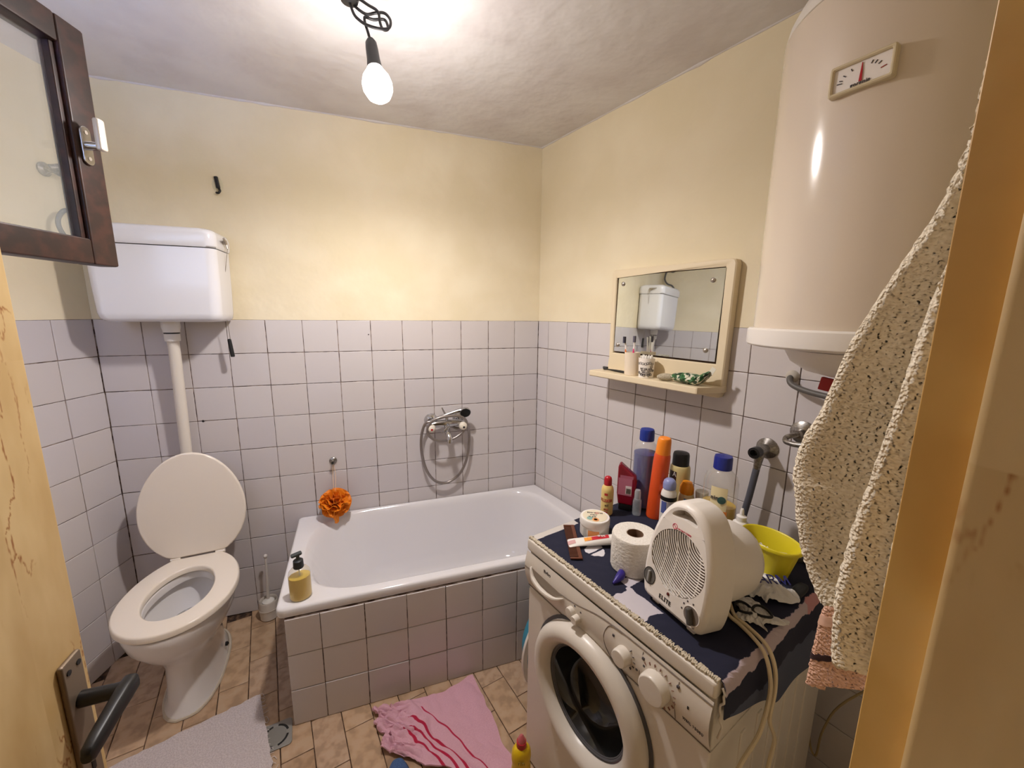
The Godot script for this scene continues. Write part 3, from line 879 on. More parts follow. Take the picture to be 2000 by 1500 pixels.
func build_cloth(at: Vector3):
	var t := thing("patterned_cloth", "frayed navy cloth with white patches covering the washing machine top", "cloth", at, RY)
	# u along x from the left edge over the right edge and down, v along z from back to front
	var nz := noise(71, 5.0, 3)
	var f := func(u: float, v: float) -> Vector3:
		var z: float = lerp(0.10, 0.7265 + 0.003 * nz.get_noise_1d(u * 9.0), 1.0 - v)
		var run: float = u * cloth_run(z)
		var x := -0.292 + run; var y := 0.8243 + 0.0012 * nz.get_noise_2d(run * 6.0, z * 6.0)
		if x > 0.293:
			var over: float = x - 0.293
			var r := 0.012
			var a: float = min(over / r, PI * 0.5)
			x = 0.293 + sin(a) * r
			y = 0.8243 - (1.0 - cos(a)) * r - max(0.0, over - r * PI * 0.5)
			x += (0.0045 + 0.004 * sin(z * 26.0)) * clampf((over - 0.02) * 12.0, 0, 1)
		return Vector3(x, y, z)
	var g := G.new(); g.sheet(72, 60, f, 0.0022)
	# printed pattern: navy ground, pale patches and bands with their own outlines
	var img := Image.create(512, 512, false, Image.FORMAT_RGB8)
	var n1 := noise(72, 0.02, 3)
	for py in 512:
		for px in 512:
			var z: float = lerp(0.7265, 0.10, py / 511.0); var x: float = -0.292 + px / 511.0 * cloth_run(z)
			var w := n1.get_noise_2d(px, py) * 0.012
			var c := C8(26, 28, 50)
			var q := Vector2(x, z)
			var pale := C8(196, 190, 196)
			# white patch by the heater, checker corner and the patch under the toothpaste
			if x > 0.03 + w and x < 0.125 + w and z > 0.665 + w * 0.6: c = pale
			if x > 0.0 and x < 0.03 and z > 0.585 + w and z < 0.665: c = pale
			if q.distance_to(Vector2(-0.13, 0.62)) < 0.03 + w and abs(x + 0.125) > 0.003: c = C8(214, 210, 214)
			if x < -0.268 and z > 0.55 + w: c = C8(198, 192, 186)
			# bands along the right edge
			if x > 0.296 + w * 0.6 and x < 0.328 + w: c = C8(186, 170, 176) if z > 0.35 else C8(190, 138, 140)
			if x > 0.39 + w: c = C8(70, 76, 96)
			if x > 0.19 and x < 0.27 and z > 0.33 + w and z < 0.40: c = C8(52, 60, 80)
			img.set_pixel(px, py, c)
	var m := pm(Color.WHITE, 0.92); m.albedo_texture = img_tex(img)
	m.roughness = 0.95
	part("fabric", g, m, t, 60.0)
	# frayed hem along the front edge and down the corner
	g = G.new()
	for i in 150:
		var x := lerpf(-0.292, 0.292, i / 149.0)
		var z := 0.7265
		g.box(Vector3(x, 0.8245, z + 0.004), Vector3(rng.randf_range(0.0025, 0.0048), 0.004, rng.randf_range(0.008, 0.016)), 0.0, Basis(Vector3.UP, rng.randf_range(-0.5, 0.5)))
	var hem := part("fringe", g, pm(C8(198, 186, 164), 0.95), t)
	hem.set_meta("kind", "stuff")
	g = G.new(); var pts := []
	for i in 13: pts.append(Vector3(0.303 + rng.randf_range(-0.003, 0.004), 0.815 - i * 0.0095, 0.729 + rng.randf_range(-0.003, 0.004)))
	g.tube(smooth(pts, 3), 0.0022, 6); part("loose_thread", g, pm(C8(214, 206, 196), 0.95), t)

# ------------------------------------------------------------------ boiler
func build_boiler():
	var t := thing("water_heater", "large cream cylindrical water boiler with a temperature gauge on the wall", "boiler", rw(1.5137, 1.40, 0.255), RY)
	var y := -1.40
	var g := G.new(); g.lathe([Vector2(0.223, 1.472 + y), Vector2(0.225, 1.476 + y), Vector2(0.225, 2.083 + y), Vector2(0.222, 2.086 + y)], 72)
	part("tank", g, M.boiler, t)
	g = G.new(); g.lathe([Vector2(0.222, 2.086 + y), Vector2(0.224, 2.088 + y), Vector2(0.220, 2.108 + y), Vector2(0.209, 2.130 + y), Vector2(0.190, 2.150 + y), Vector2(0.16, 2.168 + y), Vector2(0.1, 2.185 + y), Vector2(0.001, 2.19 + y)], 72)
	part("top_cap", g, M.boiler_cap, t, 50.0)
	g = G.new(); g.lathe([Vector2(0.001, 1.425 + y), Vector2(0.15, 1.425 + y), Vector2(0.225, 1.431 + y), Vector2(0.234, 1.434 + y), Vector2(0.237, 1.438 + y), Vector2(0.237, 1.470 + y), Vector2(0.233, 1.474 + y), Vector2(0.220, 1.474 + y)], 72)
	part("bottom_rim", g, M.boiler_cap, t)
	g = G.new(); g.lathe([Vector2(0.001, 1.366 + y), Vector2(0.06, 1.368 + y), Vector2(0.10, 1.378 + y), Vector2(0.13, 1.398 + y), Vector2(0.145, 1.426 + y)], 48, Transform3D(Basis(), Vector3(0.0, 0, 0.03)))
	part("bottom_cover", g, M.boiler_cap, t, 55.0)
	g = G.new(); g.lathe([Vector2(0.006, 0), Vector2(0.006, 0.003), Vector2(0.001, 0.003)], 12, Transform3D(Basis(Vector3.RIGHT, PI * 0.75), Vector3(0.035, -0.011, 0.124)))
	part("lamp_hole", g, M.black, t)
	# gauge
	var gx := at_angle(-3.5, 0.2255, 1.918 + y)
	var holder := Node3D.new(); holder.name = "gauge"; holder.transform = gx; t.add_child(holder, true)
	g = G.new(); g.ring(G.rrect(0.092, 0.050, 0.004, 3), G.rrect(0.080, 0.038, 0.002, 3), -0.004, 0.010, 0.002)
	part("bezel", g, pm(C8(206, 192, 160), 0.4), holder)
	g = G.new(); g.extrude(G.rrect(0.082, 0.040, 0.002, 2), -0.003, 0.005)
	part("dial", g, pm(C8(236, 230, 226), 0.4), holder)
	g = G.new(); g.extrude(PackedVector2Array([Vector2(-0.0022, -0.013), Vector2(0.0022, -0.013), Vector2(0.0016, 0.004), Vector2(0.0004, 0.016), Vector2(-0.0004, 0.016)]), 0.0055, 0.0068)
	part("needle", g, M.red, holder)
	for a in [12, 38, 52, 64, 118, 142, 160, 172]:
		var an := deg_to_rad(a)
		var rr := Vector2(cos(an) * 0.031, sin(an) * 0.021 - 0.008)
		g = G.new(); g.box(Vector3(rr.x, rr.y, 0.0055), Vector3(0.008 if a in [12, 172] else 0.005, 0.0013, 0.0012), 0.0, Basis(Vector3.BACK, an))
		part("scale_mark", g, pm(C8(150, 60, 50), 0.6) if a == 12 else M.print, holder)
	lettering("gorenje", 0.006, M.print, holder, Transform3D(Basis(), Vector3(0.0, -0.0155, 0.0058)))
	# wall bracket
	g = G.new(); g.box(Vector3(0, 0.55, -0.238), Vector3(0.2, 0.05, 0.034), 0.003); part("bracket", g, M.steel, t)
	# red tag on the connection
	g = G.new(); g.box(Vector3(-0.045, -0.052, 0.060), Vector3(0.03, 0.030, 0.012), 0.002, Basis(Vector3.BACK, -0.15)); part("safety_tag", g, pm(C8(150, 16, 24), 0.45), t)
	g = G.new(); g.tube(PackedVector3Array([Vector3(-0.02, -0.02, 0.06), Vector3(-0.02, -0.11, 0.06)]), 0.010, 12); part("valve_stub", g, M.rubber, t)

# ------------------------------------------------------------------ mirror with shelf
func build_mirror_shelf():
	var t := thing("mirror_shelf", "cream plastic wall mirror with a moulded shelf below it", "mirror", rw(0.826, 1.20, 0.0), RY)
	var g := G.new()
	var outer := PackedVector2Array(); var inner := PackedVector2Array()
	# frame: corner points of the moulding and of the hole for the glass, in step
	var corners := [[Vector2(0.268, 0.475), Vector2(0.262, 0.488), Vector2(0.25, 0.492)], [Vector2(-0.25, 0.494), Vector2(-0.262, 0.489), Vector2(-0.266, 0.475)], [Vector2(-0.262, 0.11), Vector2(-0.268, 0.07), Vector2(-0.268, 0.034)], [Vector2(0.222, 0.012), Vector2(0.25, 0.014), Vector2(0.26, 0.04)]]
	var hc := [Vector2(0.234, 0.466), Vector2(-0.239, 0.468), Vector2(-0.239, 0.134), Vector2(0.230, 0.132)]
	for k in 4:
		for p in corners[k]: outer.append(p)
		for j in 3: inner.append(hc[k] + Vector2(0.0001 * j, 0.0))
	g.ring(outer, inner, 0.002, 0.036, 0.004)
	part("frame", g, M.cream_plastic, t, 35.0)
	g = G.new(); g.extrude(PackedVector2Array(hc), 0.002, 0.0235, 0.0); part("backing", g, M.dark_hole, t)
	g = G.new(); g.extrude(PackedVector2Array([Vector2(0.231, 0.163), Vector2(-0.232, 0.1645), Vector2(-0.232, -0.158), Vector2(0.227, -0.160)]), -0.002, 0.0015, 0.0)
	var gl := part("glass", g, M.mirror, t)
	gl.transform = Transform3D(Basis(Vector3.RIGHT, -0.0245), Vector3(0, 0.300, 0.0315))
	# shelf: plan outline pushed up
	g = G.new()
	var plan := PackedVector2Array([Vector2(-0.278, 0.003), Vector2(-0.288, -0.015), Vector2(-0.290, -0.125), Vector2(-0.286, -0.130), Vector2(0.216, -0.130), Vector2(0.224, -0.126), Vector2(0.258, -0.045), Vector2(0.262, -0.03), Vector2(0.262, 0.0)])
	for i in plan.size(): plan[i].y = min(plan[i].y, -0.003)
	g.extrude(plan, 0.030, 0.056, 0.004, Transform3D(Basis(Vector3.RIGHT, -PI / 2), Vector3.ZERO))
	part("shelf", g, M.cream_plastic, t, 35.0)
	for p in [Vector2(-0.206, 0.432), Vector2(0.19, 0.424), Vector2(-0.213, 0.170), Vector2(0.19, 0.178)]:
		g = G.new(); g.lathe([Vector2(0.009, 0), Vector2(0.009, 0.003), Vector2(0.006, 0.006), Vector2(0.001, 0.007)], 14, Transform3D(Basis(Vector3.RIGHT, PI / 2), Vector3(p.x, p.y, 0.0325 - (p.y - 0.3) * 0.0245)))
		part("clip_screw", g, M.steel, t)
	# ---- things on the shelf (top at y = 1.256)
	var y := 1.2565
	var b := thing("toothbrush", "black toothbrush lying flat on the cream mirror shelf", "toothbrush", rw(0.63, y, 0.075), RY)
	g = G.new(); g.tube(smooth([Vector3(-0.055, 0.006, 0.0), Vector3(-0.02, 0.006, 0.004), Vector3(0.02, 0.006, 0.008), Vector3(0.075, 0.006, 0.010)], 4), [0.005, 0.005, 0.004, 0.003, 0.003, 0.0035, 0.004, 0.0045, 0.005, 0.005, 0.0055, 0.005, 0.004], 8)
	part("handle", g, M.black, b)
	g = G.new(); g.box(Vector3(-0.046, 0.012, 0.0), Vector3(0.024, 0.008, 0.010), 0.001); part("bristles", g, pm(C8(60, 60, 62), 0.9), b)
	var c := thing("plastic_cup", "cream plastic cup holding toothbrushes on the mirror shelf", "cup", rw(0.737, y, 0.088), RY)
	g = G.new(); g.lathe([Vector2(0.001, 0.003), Vector2(0.026, 0.003), Vector2(0.028, 0.05), Vector2(0.0295, 0.094), Vector2(0.0310, 0.094), Vector2(0.0312, 0.092), Vector2(0.0302, 0.058), Vector2(0.0295, 0.057), Vector2(0.0285, 0.004), Vector2(0.027, 0.0), Vector2(0.001, 0.0)].duplicate(), 32, Transform3D(), 1, 1, false)
	part("body", g, pm(C8(232, 216, 192), 0.4), c)
	var tb := func(col: Color, bc: Color, lean: Vector3, off: Vector3, label: String):
		var q := thing("toothbrush", label, "toothbrush", rw(0.737, y + 0.004, 0.088), RY)
		var top := off + lean
		var gg := G.new(); gg.tube(smooth([off, off.lerp(top, 0.4), off.lerp(top, 0.7), top], 5), [0.004, 0.0045, 0.005, 0.0055, 0.006, 0.0065, 0.006, 0.0055, 0.005, 0.0045, 0.004, 0.0035, 0.0032, 0.0035, 0.004, 0.0045], 8)
		part("handle", gg, pm(C8(240, 232, 226), 0.35), q)
		gg = G.new(); gg.tube(PackedVector3Array([off.lerp(top, 0.42) + Vector3(0.001, 0, 0.004), off.lerp(top, 0.56) + Vector3(0.001, 0, 0.0045), off.lerp(top, 0.68) + Vector3(0.0, 0, 0.003)]), [0.003, 0.0045, 0.002], 8)
		part("grip", gg, pm(col, 0.5), q)
		gg = G.new(); gg.box(top + Vector3(0.004, -0.010, 0.006), Vector3(0.009, 0.026, 0.010), 0.001); part("bristles", gg, pm(bc, 0.9), q)
	tb.call(C8(232, 120, 30), C8(60, 58, 70), Vector3(-0.022, 0.150, 0.01), Vector3(-0.004, 0.0, 0.012), "white and orange toothbrush standing in the cream cup")
	tb.call(C8(220, 50, 120), C8(96, 92, 104), Vector3(-0.003, 0.154, -0.004), Vector3(0.008, 0.0, 0.002), "white and pink toothbrush standing in the cream cup")
	var s := thing("cotton_swab_box", "white printed tub of cotton swabs beside the cup", "tub", rw(0.810, y, 0.090), RY)
	g = G.new(); g.lathe([Vector2(0.028, 0.0), Vector2(0.031, 0.07), Vector2(0.0315, 0.078), Vector2(0.0302, 0.078), Vector2(0.0295, 0.07)], 32, Transform3D(), 1, 1, false)
	g.lathe([Vector2(0.001, 0.001), Vector2(0.0285, 0.001)], 32, Transform3D(), 1, 1, false)
	part("tub", g, pm(C8(238, 230, 218), 0.4), s)
	lettering("ici za uši", 0.0085, M.print, s, at_angle(36, 0.0302, 0.037), 0.030, "lettering", true)
	for k in 3: lettering(["štapići - swabs", "100% cotton", "cotton buds"][k], 0.0045, M.print, s, at_angle(36, 0.0300, 0.029 - k * 0.007), 0.030)
	for k in 14:
		var a: float = [-30, -8, 10, 62, 76, 90, 44, 54, -20, 30, 20, 70, 84, 2][k]; var yy: float = [0.056, 0.058, 0.056, 0.06, 0.045, 0.03, 0.058, 0.012, 0.02, 0.056, 0.012, 0.014, 0.056, 0.014][k]
		g = G.new(); g.ring(G.rrect(0.010, 0.009, 0.003, 3), G.rrect(0.007, 0.006, 0.002, 3), -0.001, 0.0006, 0.0, at_angle(a, 0.0302, yy))
		part("printed_mark", g, M.print, s)
	for k in 26:
		var a := rng.randf() * TAU; var r := sqrt(rng.randf()) * 0.024
		g = G.new(); var p0 := Vector3(cos(a) * r, 0.012, sin(a) * r)
		g.tube(PackedVector3Array([p0, p0 + Vector3(0, 0.058, 0), p0 + Vector3(0, 0.062, 0), p0 + Vector3(0, 0.070, 0), p0 + Vector3(0, 0.074 + rng.randf() * 0.004, 0)]), [0.001, 0.001, 0.0026, 0.0028, 0.001], 7)
		part("swab", g, pm(C8(240, 236, 228), 0.9), s)
	var st := thing("pumice_stone", "grey oval stone lying on the mirror shelf", "stone", rw(0.905, y, 0.095), RY + 0.5)
	g = G.new(); var rings := []; var nz := noise(81, 30.0, 2)
	for i in 9:
		var r := PackedVector3Array(); var q := i / 8.0; var w := sin(q * PI)
		for j in 20:
			var an := TAU * j / 20.0
			var rr := 1.0 + 0.07 * nz.get_noise_3d(cos(an), q * 3.0, sin(an))
			r.append(Vector3(cos(an) * 0.034 * max(w, 0.03) * rr, 0.014 - cos(q * PI) * 0.014, sin(an) * 0.021 * max(w, 0.03) * rr))
		rings.append(r)
	for r in rings: r.reverse()
	g.loft(rings); part("stone", g, textured(blotch(82, 0.05, [[0.3, C8(150, 138, 116)], [0.7, C8(186, 176, 154)]]), 0.95, 12.0), st, 70.0)
	var wp := thing("wet_wipes_pack", "green and white leaf-printed packet of wipes on the mirror shelf", "packet", rw(0.998, y, 0.086), RY)
	var wn := noise(83, 22.0, 2)
	var wf := func(u: float, v: float) -> Vector3:
		var x: float = lerp(-0.072, 0.072, u); var a := v * TAU
		var e: float = pow(sin(clampf(u, 0.0, 1.0) * PI), 0.45)
		var lift: float = 0.03 * max(0.0, u - 0.75) * 4.0
		var k := 1.0 + 0.25 * wn.get_noise_2d(x * 3.0, sin(a))
		return Vector3(x, 0.020 + lift + sin(a) * (0.004 + 0.015 * e) * k, cos(a) * (0.014 + 0.016 * e) * k)
	g = G.new(); g.sheet(22, 20, wf, 0.0008)
	var wt := Image.create(128, 128, false, Image.FORMAT_RGB8)
	var wn1 := noise(84, 0.035, 2); var wn2 := noise(85, 0.05, 2)
	for yy in 128:
		for xx in 128:
			var col := C8(40, 96, 50) if wn1.get_noise_2d(xx, yy) > -0.05 else C8(210, 206, 184)
			if wn2.get_noise_2d(xx, yy) > 0.22: col = C8(16, 52, 28)
			wt.set_pixel(xx, yy, col)
	var wm := pm(Color.WHITE, 0.3); wm.albedo_texture = img_tex(wt)
	part("packet", g, wm, wp, 60.0)
	g = G.new(); g.box(Vector3(0.076, 0.056, 0.0), Vector3(0.016, 0.028, 0.001), 0.0, Basis(Vector3.BACK, -0.5)); part("flap", g, pm(C8(226, 222, 206), 0.5), wp)

# ------------------------------------------------------------------ doorway and door leaf
func build_door():
	var o := struct("trim_3", "cream and brown door frame with a rebated edge")
	var g := prism([Vector2(-0.50, FZ), Vector2(-0.50, 2.15), Vector2(-0.608, 2.15), Vector2(-0.612, 2.146), Vector2(-0.612, 2.004), Vector2(-0.610, 2.000), Vector2(-0.606, 1.9985), Vector2(-0.600, 1.9985), Vector2(-0.600, FZ + 0.003), Vector2(-0.597, FZ)], 0.0, 2.06)
	part("jamb", g, M.laminate, o, 30.0)
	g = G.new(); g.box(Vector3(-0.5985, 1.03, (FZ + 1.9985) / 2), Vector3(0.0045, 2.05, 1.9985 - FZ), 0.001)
	part("rebate", g, M.lamplit_rebate, o)
	g = prism([Vector2(-1.43, FZ + 0.012), Vector2(-1.37, FZ + 0.012), Vector2(-1.37, 2.006), Vector2(-1.358, 2.006), Vector2(-1.358, 2.15), Vector2(-1.43, 2.15)], 0.0, 2.06)
	part("jamb", g, M.laminate, o, 30.0)
	g = G.new(); g.box(Vector3(-0.985, 2.04, 2.065), Vector3(0.76, 0.06, 0.168), 0.003)
	part("head", g, M.laminate, o)
	var d := struct("door_1", "cream laminate door with brown veins and a black lever handle", Vector3(-1.367, 0.0, 1.978), PI / 2)
	g = G.new(); g.box(Vector3(0.319, 1.0, -0.0195), Vector3(0.638, 1.98, 0.039), 0.003); part("leaf", g, M.laminate, d)
	g = G.new(); g.box(Vector3(0.598, 0.845, 0.004), Vector3(0.042, 0.245, 0.008), 0.003)
	part("lock_plate", g, pm(C8(142, 126, 108), 0.45, 0.6), d)
	for p in [Vector2(0.588, 0.950), Vector2(0.609, 0.950)]:
		g = G.new(); g.lathe([Vector2(0.0045, 0.0), Vector2(0.0045, 0.001), Vector2(0.001, 0.001)], 10, Transform3D(Basis(Vector3.RIGHT, PI / 2), Vector3(p.x, p.y, 0.0082))); part("screw", g, M.black, d)
	g = G.new(); g.box(Vector3(0.598, 0.772, 0.0082), Vector3(0.008, 0.03, 0.0015), 0.0); part("keyhole", g, M.black, d)
	# lever: stem out of the plate, then a flat grip back towards the hinge
	g = G.new()
	g.tube(PackedVector3Array([Vector3(0.600, 0.890, 0.006), Vector3(0.600, 0.890, 0.050), Vector3(0.600, 0.890, 0.064)]), [0.0125, 0.0115, 0.013], 14)
	var rings := []
	for l in [[0.618, 0.890, 0.010, 0.008], [0.613, 0.890, 0.0145, 0.011], [0.59, 0.890, 0.0155, 0.0115], [0.56, 0.888, 0.0145, 0.0105], [0.52, 0.884, 0.0135, 0.010], [0.502, 0.881, 0.0125, 0.009], [0.497, 0.880, 0.008, 0.006]]:
		var r := PackedVector3Array()
		for p in egg(l[3], l[2], 16, 3.0): r.append(Vector3(l[0], l[1] + p.y, 0.066 + p.x))
		rings.append(r)
	g.loft(rings); part("lever", g, M.black, d, 50.0)

# ------------------------------------------------------------------ window
func build_window():
	var o := struct("window_1", "dark brown wooden window sash standing open with a metal handle", Vector3(-1.630, 1.602, 1.390), atan2(0.9687, 0.2482))
	var w := 0.567; var h := 0.503; var s := 0.062; var z := 0.022
	var g := G.new(); g.box(Vector3(s / 2, h / 2, 0), Vector3(s, h, 2 * z), 0.004); part("stile", g, M.wood, o)
	g = G.new(); g.box(Vector3(w - s / 2, h / 2, 0), Vector3(s, h, 2 * z), 0.004); part("stile", g, M.wood, o)
	g = G.new(); g.box(Vector3(w / 2, s * 0.45, 0), Vector3(w - 2 * s, s * 0.9, 2 * z), 0.004); part("rail", g, M.wood, o)
	g = G.new(); g.box(Vector3(w / 2, h - s * 0.45, 0), Vector3(w - 2 * s, s * 0.9, 2 * z), 0.004); part("rail", g, M.wood, o)
	for k in [[Vector3(w - s - 0.005, h / 2, 0.004), Vector3(0.012, h - 1.8 * s, 0.016)], [Vector3(s + 0.005, h / 2, 0.004), Vector3(0.012, h - 1.8 * s, 0.016)]]:
		g = G.new(); g.box(k[0], k[1], 0.002); part("glazing_bead", g, M.wood, o)
	g = G.new(); g.box(Vector3(w / 2, h / 2, -0.004), Vector3(w - 2 * s + 0.006, h - 1.8 * s + 0.006, 0.003)); part("pane", g, M.pane, o)
	# handle: oval plate, neck and blade
	var hx := w - 0.040; var hy := 0.257
	g = G.new(); g.extrude(G.rrect(0.024, 0.080, 0.011, 5), z - 0.001, z + 0.006, 0.002, Transform3D(Basis(), Vector3(hx, hy, 0))); var pl := part("handle", g, M.chrome, o)
	for k in [-0.027, 0.027]:
		g = G.new(); g.lathe([Vector2(0.004, 0.0), Vector2(0.004, 0.001), Vector2(0.001, 0.001)], 10, Transform3D(Basis(Vector3.RIGHT, PI / 2), Vector3(hx, hy + k, z + 0.006))); part("screw", g, M.steel, pl)
	g = G.new(); g.tube(PackedVector3Array([Vector3(hx, hy, z + 0.004), Vector3(hx, hy, z + 0.034)]), [0.0095, 0.008], 12); part("neck", g, M.chrome, pl)
	g = G.new(); g.box(Vector3(hx - 0.003, hy + 0.022, z + 0.037), Vector3(0.019, 0.066, 0.013), 0.004); part("blade", g, pm(C8(226, 220, 212), 0.3, 0.3), pl)
	# fixed frame in the opening
	o = struct("trim_4", "dark brown wooden window frame in the wall opening")
	for k in [[Vector3(-2.205, 1.85, WZ + 0.09), Vector3(0.035, 0.55, 0.07)], [Vector3(-1.645, 1.85, WZ + 0.09), Vector3(0.035, 0.55, 0.07)], [Vector3(-1.925, 1.592, WZ + 0.09), Vector3(0.525, 0.035, 0.07)], [Vector3(-1.925, 2.108, WZ + 0.09), Vector3(0.525, 0.035, 0.07)]]:
		g = G.new(); g.box(k[0], k[1], 0.003); part("frame_bar", g, M.wood, o)

# ------------------------------------------------------------------ pipes, valves and taps
func build_pipes():
	# supply valve and hose of the cistern on the left wall
	var t := thing("supply_valve", "old metal water valve on the wall above the cistern", "valve", lw(0.085, 2.0, 0.0), LY)
	var g := G.new(); g.lathe([Vector2(0.024, 0.0), Vector2(0.024, 0.006), Vector2(0.012, 0.012), Vector2(0.011, 0.035), Vector2(0.001, 0.036)], 20, Transform3D(Basis(Vector3.RIGHT, PI / 2), Vector3.ZERO)); part("rosette", g, M.old_chrome, t)
	g = G.new(); g.tube(PackedVector3Array([Vector3(0.0, 0.0, 0.03), Vector3(0.035, -0.012, 0.035)]), [0.011, 0.009], 12); part("body", g, M.old_chrome, t)
	g = G.new(); g.tube(PackedVector3Array([Vector3(-0.012, 0.002, 0.034), Vector3(0.010, 0.010, 0.05)]), [0.012, 0.014], 12); part("tap", g, M.old_chrome, t)
	var hs := thing("supply_hose", "grey flexible hose looping from the valve to the cistern", "hose", lw(0.08, 1.8, 0.03), LY)
	g = G.new(); g.tube(smooth([Vector3(0.045, 0.185, 0.01), Vector3(0.055, 0.12, 0.015), Vector3(0.03, 0.075, 0.02), Vector3(-0.015, 0.055, 0.02), Vector3(-0.04, 0.01, 0.02), Vector3(-0.03, -0.04, 0.03), Vector3(0.0, -0.055, 0.05), Vector3(0.02, -0.03, 0.075)], 6), 0.0075, 10)
	part("hose", g, M.rubber, hs)
	# chrome stop valve right of the mirror with a grey hose down to the machine
	t = thing("stop_valve", "chrome angle stop valve with black end on the tiles", "valve", rw(1.240, 1.070, 0.0), RY)
	g = G.new(); g.lathe([Vector2(0.034, 0.0), Vector2(0.034, 0.004), Vector2(0.026, 0.010), Vector2(0.016, 0.018), Vector2(0.016, 0.07), Vector2(0.001, 0.07)], 28, Transform3D(Basis(Vector3.RIGHT, PI / 2), Vector3.ZERO)); part("rosette", g, M.old_chrome, t)
	g = G.new(); g.lathe([Vector2(0.017, 0.0), Vector2(0.018, 0.008), Vector2(0.018, 0.03), Vector2(0.011, 0.031), Vector2(0.010, 0.012)], 24, Transform3D(Basis(Vector3.RIGHT, PI / 2), Vector3(0, 0, 0.066)), 1, 1, false); part("end_cap", g, M.black, t)
	g = G.new(); g.tube(PackedVector3Array([Vector3(0, -0.005, 0.048), Vector3(-0.004, -0.040, 0.048), Vector3(-0.006, -0.065, 0.048)]), [0.014, 0.0125, 0.010], 14); part("outlet", g, M.old_chrome, t)
	hs = thing("inlet_hose", "grey hose running down from the chrome stop valve", "hose", rw(1.234, 1.005, 0.048), RY)
	g = G.new(); g.tube(smooth([Vector3(0, 0, 0), Vector3(-0.010, -0.10, 0.004), Vector3(-0.022, -0.20, 0.006), Vector3(-0.02, -0.30, 0.0), Vector3(0.0, -0.40, -0.012)], 5), 0.0105, 12); part("hose", g, pm(C8(84, 86, 96), 0.5), hs)
	# rosette with a hooked pipe
	t = thing("wall_tap", "dull chrome rosette with a curved pipe below the boiler", "pipe", rw(1.334, 1.147, 0.0), RY)
	g = G.new(); g.lathe([Vector2(0.036, 0.0), Vector2(0.036, 0.005), Vector2(0.028, 0.010), Vector2(0.013, 0.014), Vector2(0.013, 0.04), Vector2(0.001, 0.04)], 28, Transform3D(Basis(Vector3.RIGHT, PI / 2), Vector3.ZERO)); part("rosette", g, M.old_chrome, t)
	g = G.new(); g.tube(smooth([Vector3(0.0, 0.0, 0.034), Vector3(-0.012, -0.004, 0.055), Vector3(-0.022, -0.012, 0.066), Vector3(-0.012, -0.020, 0.080), Vector3(0.03, -0.016, 0.088), Vector3(0.08, 0.01, 0.08), Vector3(0.11, 0.05, 0.07), Vector3(0.13, 0.16, 0.07), Vector3(0.14, 0.26, 0.10)], 6), 0.008, 12); part("pipe", g, M.old_chrome, t)
	hs = thing("boiler_hose", "dark grey hose from the wall to the boiler underside", "hose", rw(1.284, 1.317, 0.0), RY)
	g = G.new(); g.tube(smooth([Vector3(0.0, 0.0, -0.005), Vector3(0.0, -0.006, 0.020), Vector3(0.015, -0.022, 0.034), Vector3(0.06, -0.034, 0.045), Vector3(0.13, -0.040, 0.06), Vector3(0.20, -0.038, 0.10), Vector3(0.245, -0.02, 0.16), Vector3(0.26, 0.02, 0.24)], 6), 0.0085, 12); part("hose", g, pm(C8(92, 88, 84), 0.5), hs)
	g = G.new(); g.lathe([Vector2(0.020, 0.0), Vector2(0.017, 0.008), Vector2(0.011, 0.014), Vector2(0.001, 0.015)], 16, Transform3D(Basis(Vector3.RIGHT, PI / 2), Vector3(0, 0, -0.001))); part("plaster_patch", g, pm(C8(186, 178, 166), 0.95), hs)
	# waste pipe in the wall behind the machine
	t = thing("waste_pipe", "grey waste pipe with a dark mouth behind the washing machine", "pipe", rw(1.470, 0.795, 0.0), RY)
	g = G.new(); g.lathe([Vector2(0.036, 0.0), Vector2(0.036, 0.060), Vector2(0.032, 0.063), Vector2(0.030, 0.055), Vector2(0.029, 0.005), Vector2(0.001, 0.004)], 28, Transform3D(Basis(Vector3.RIGHT, PI / 2), Vector3.ZERO), 1, 1, false); part("socket", g, M.rubber, t)
	g = G.new(); g.tube(smooth([Vector3(0, 0.0, 0.01), Vector3(-0.002, 0.008, 0.05), Vector3(-0.008, 0.040, 0.082), Vector3(-0.018, 0.049, 0.115), Vector3(-0.035, 0.048, 0.16), Vector3(-0.045, 0.047, 0.19)], 5), 0.014, 12); part("drain_hose", g, pm(C8(84, 82, 80), 0.6), t)
	# bath mixer
	t = thing("bath_mixer", "chrome bath mixer tap with two white knobs and a hand shower hose", "tap", Vector3(-0.545, 0.905, 0.0))
	for x in [-0.075, 0.078]:
		g = G.new(); g.lathe([Vector2(0.037, 0.0), Vector2(0.036, 0.010), Vector2(0.020, 0.026), Vector2(0.013, 0.026), Vector2(0.013, 0.055), Vector2(0.001, 0.056)], 24, Transform3D(Basis(Vector3.RIGHT, PI / 2), Vector3(x, 0.025, 0))); part("rosette", g, M.chrome, t)
	g = G.new(); g.tube(smooth([Vector3(-0.088, 0.012, 0.062), Vector3(-0.06, 0.016, 0.062), Vector3(0.0, 0.018, 0.066), Vector3(0.06, 0.016, 0.062), Vector3(0.092, 0.012, 0.062)], 5), [0.014, 0.015, 0.017, 0.017, 0.017, 0.0175, 0.018, 0.019, 0.020, 0.021, 0.021, 0.021, 0.020, 0.019, 0.018, 0.0175, 0.017, 0.017, 0.017, 0.015, 0.014], 14); part("body", g, M.chrome, t)
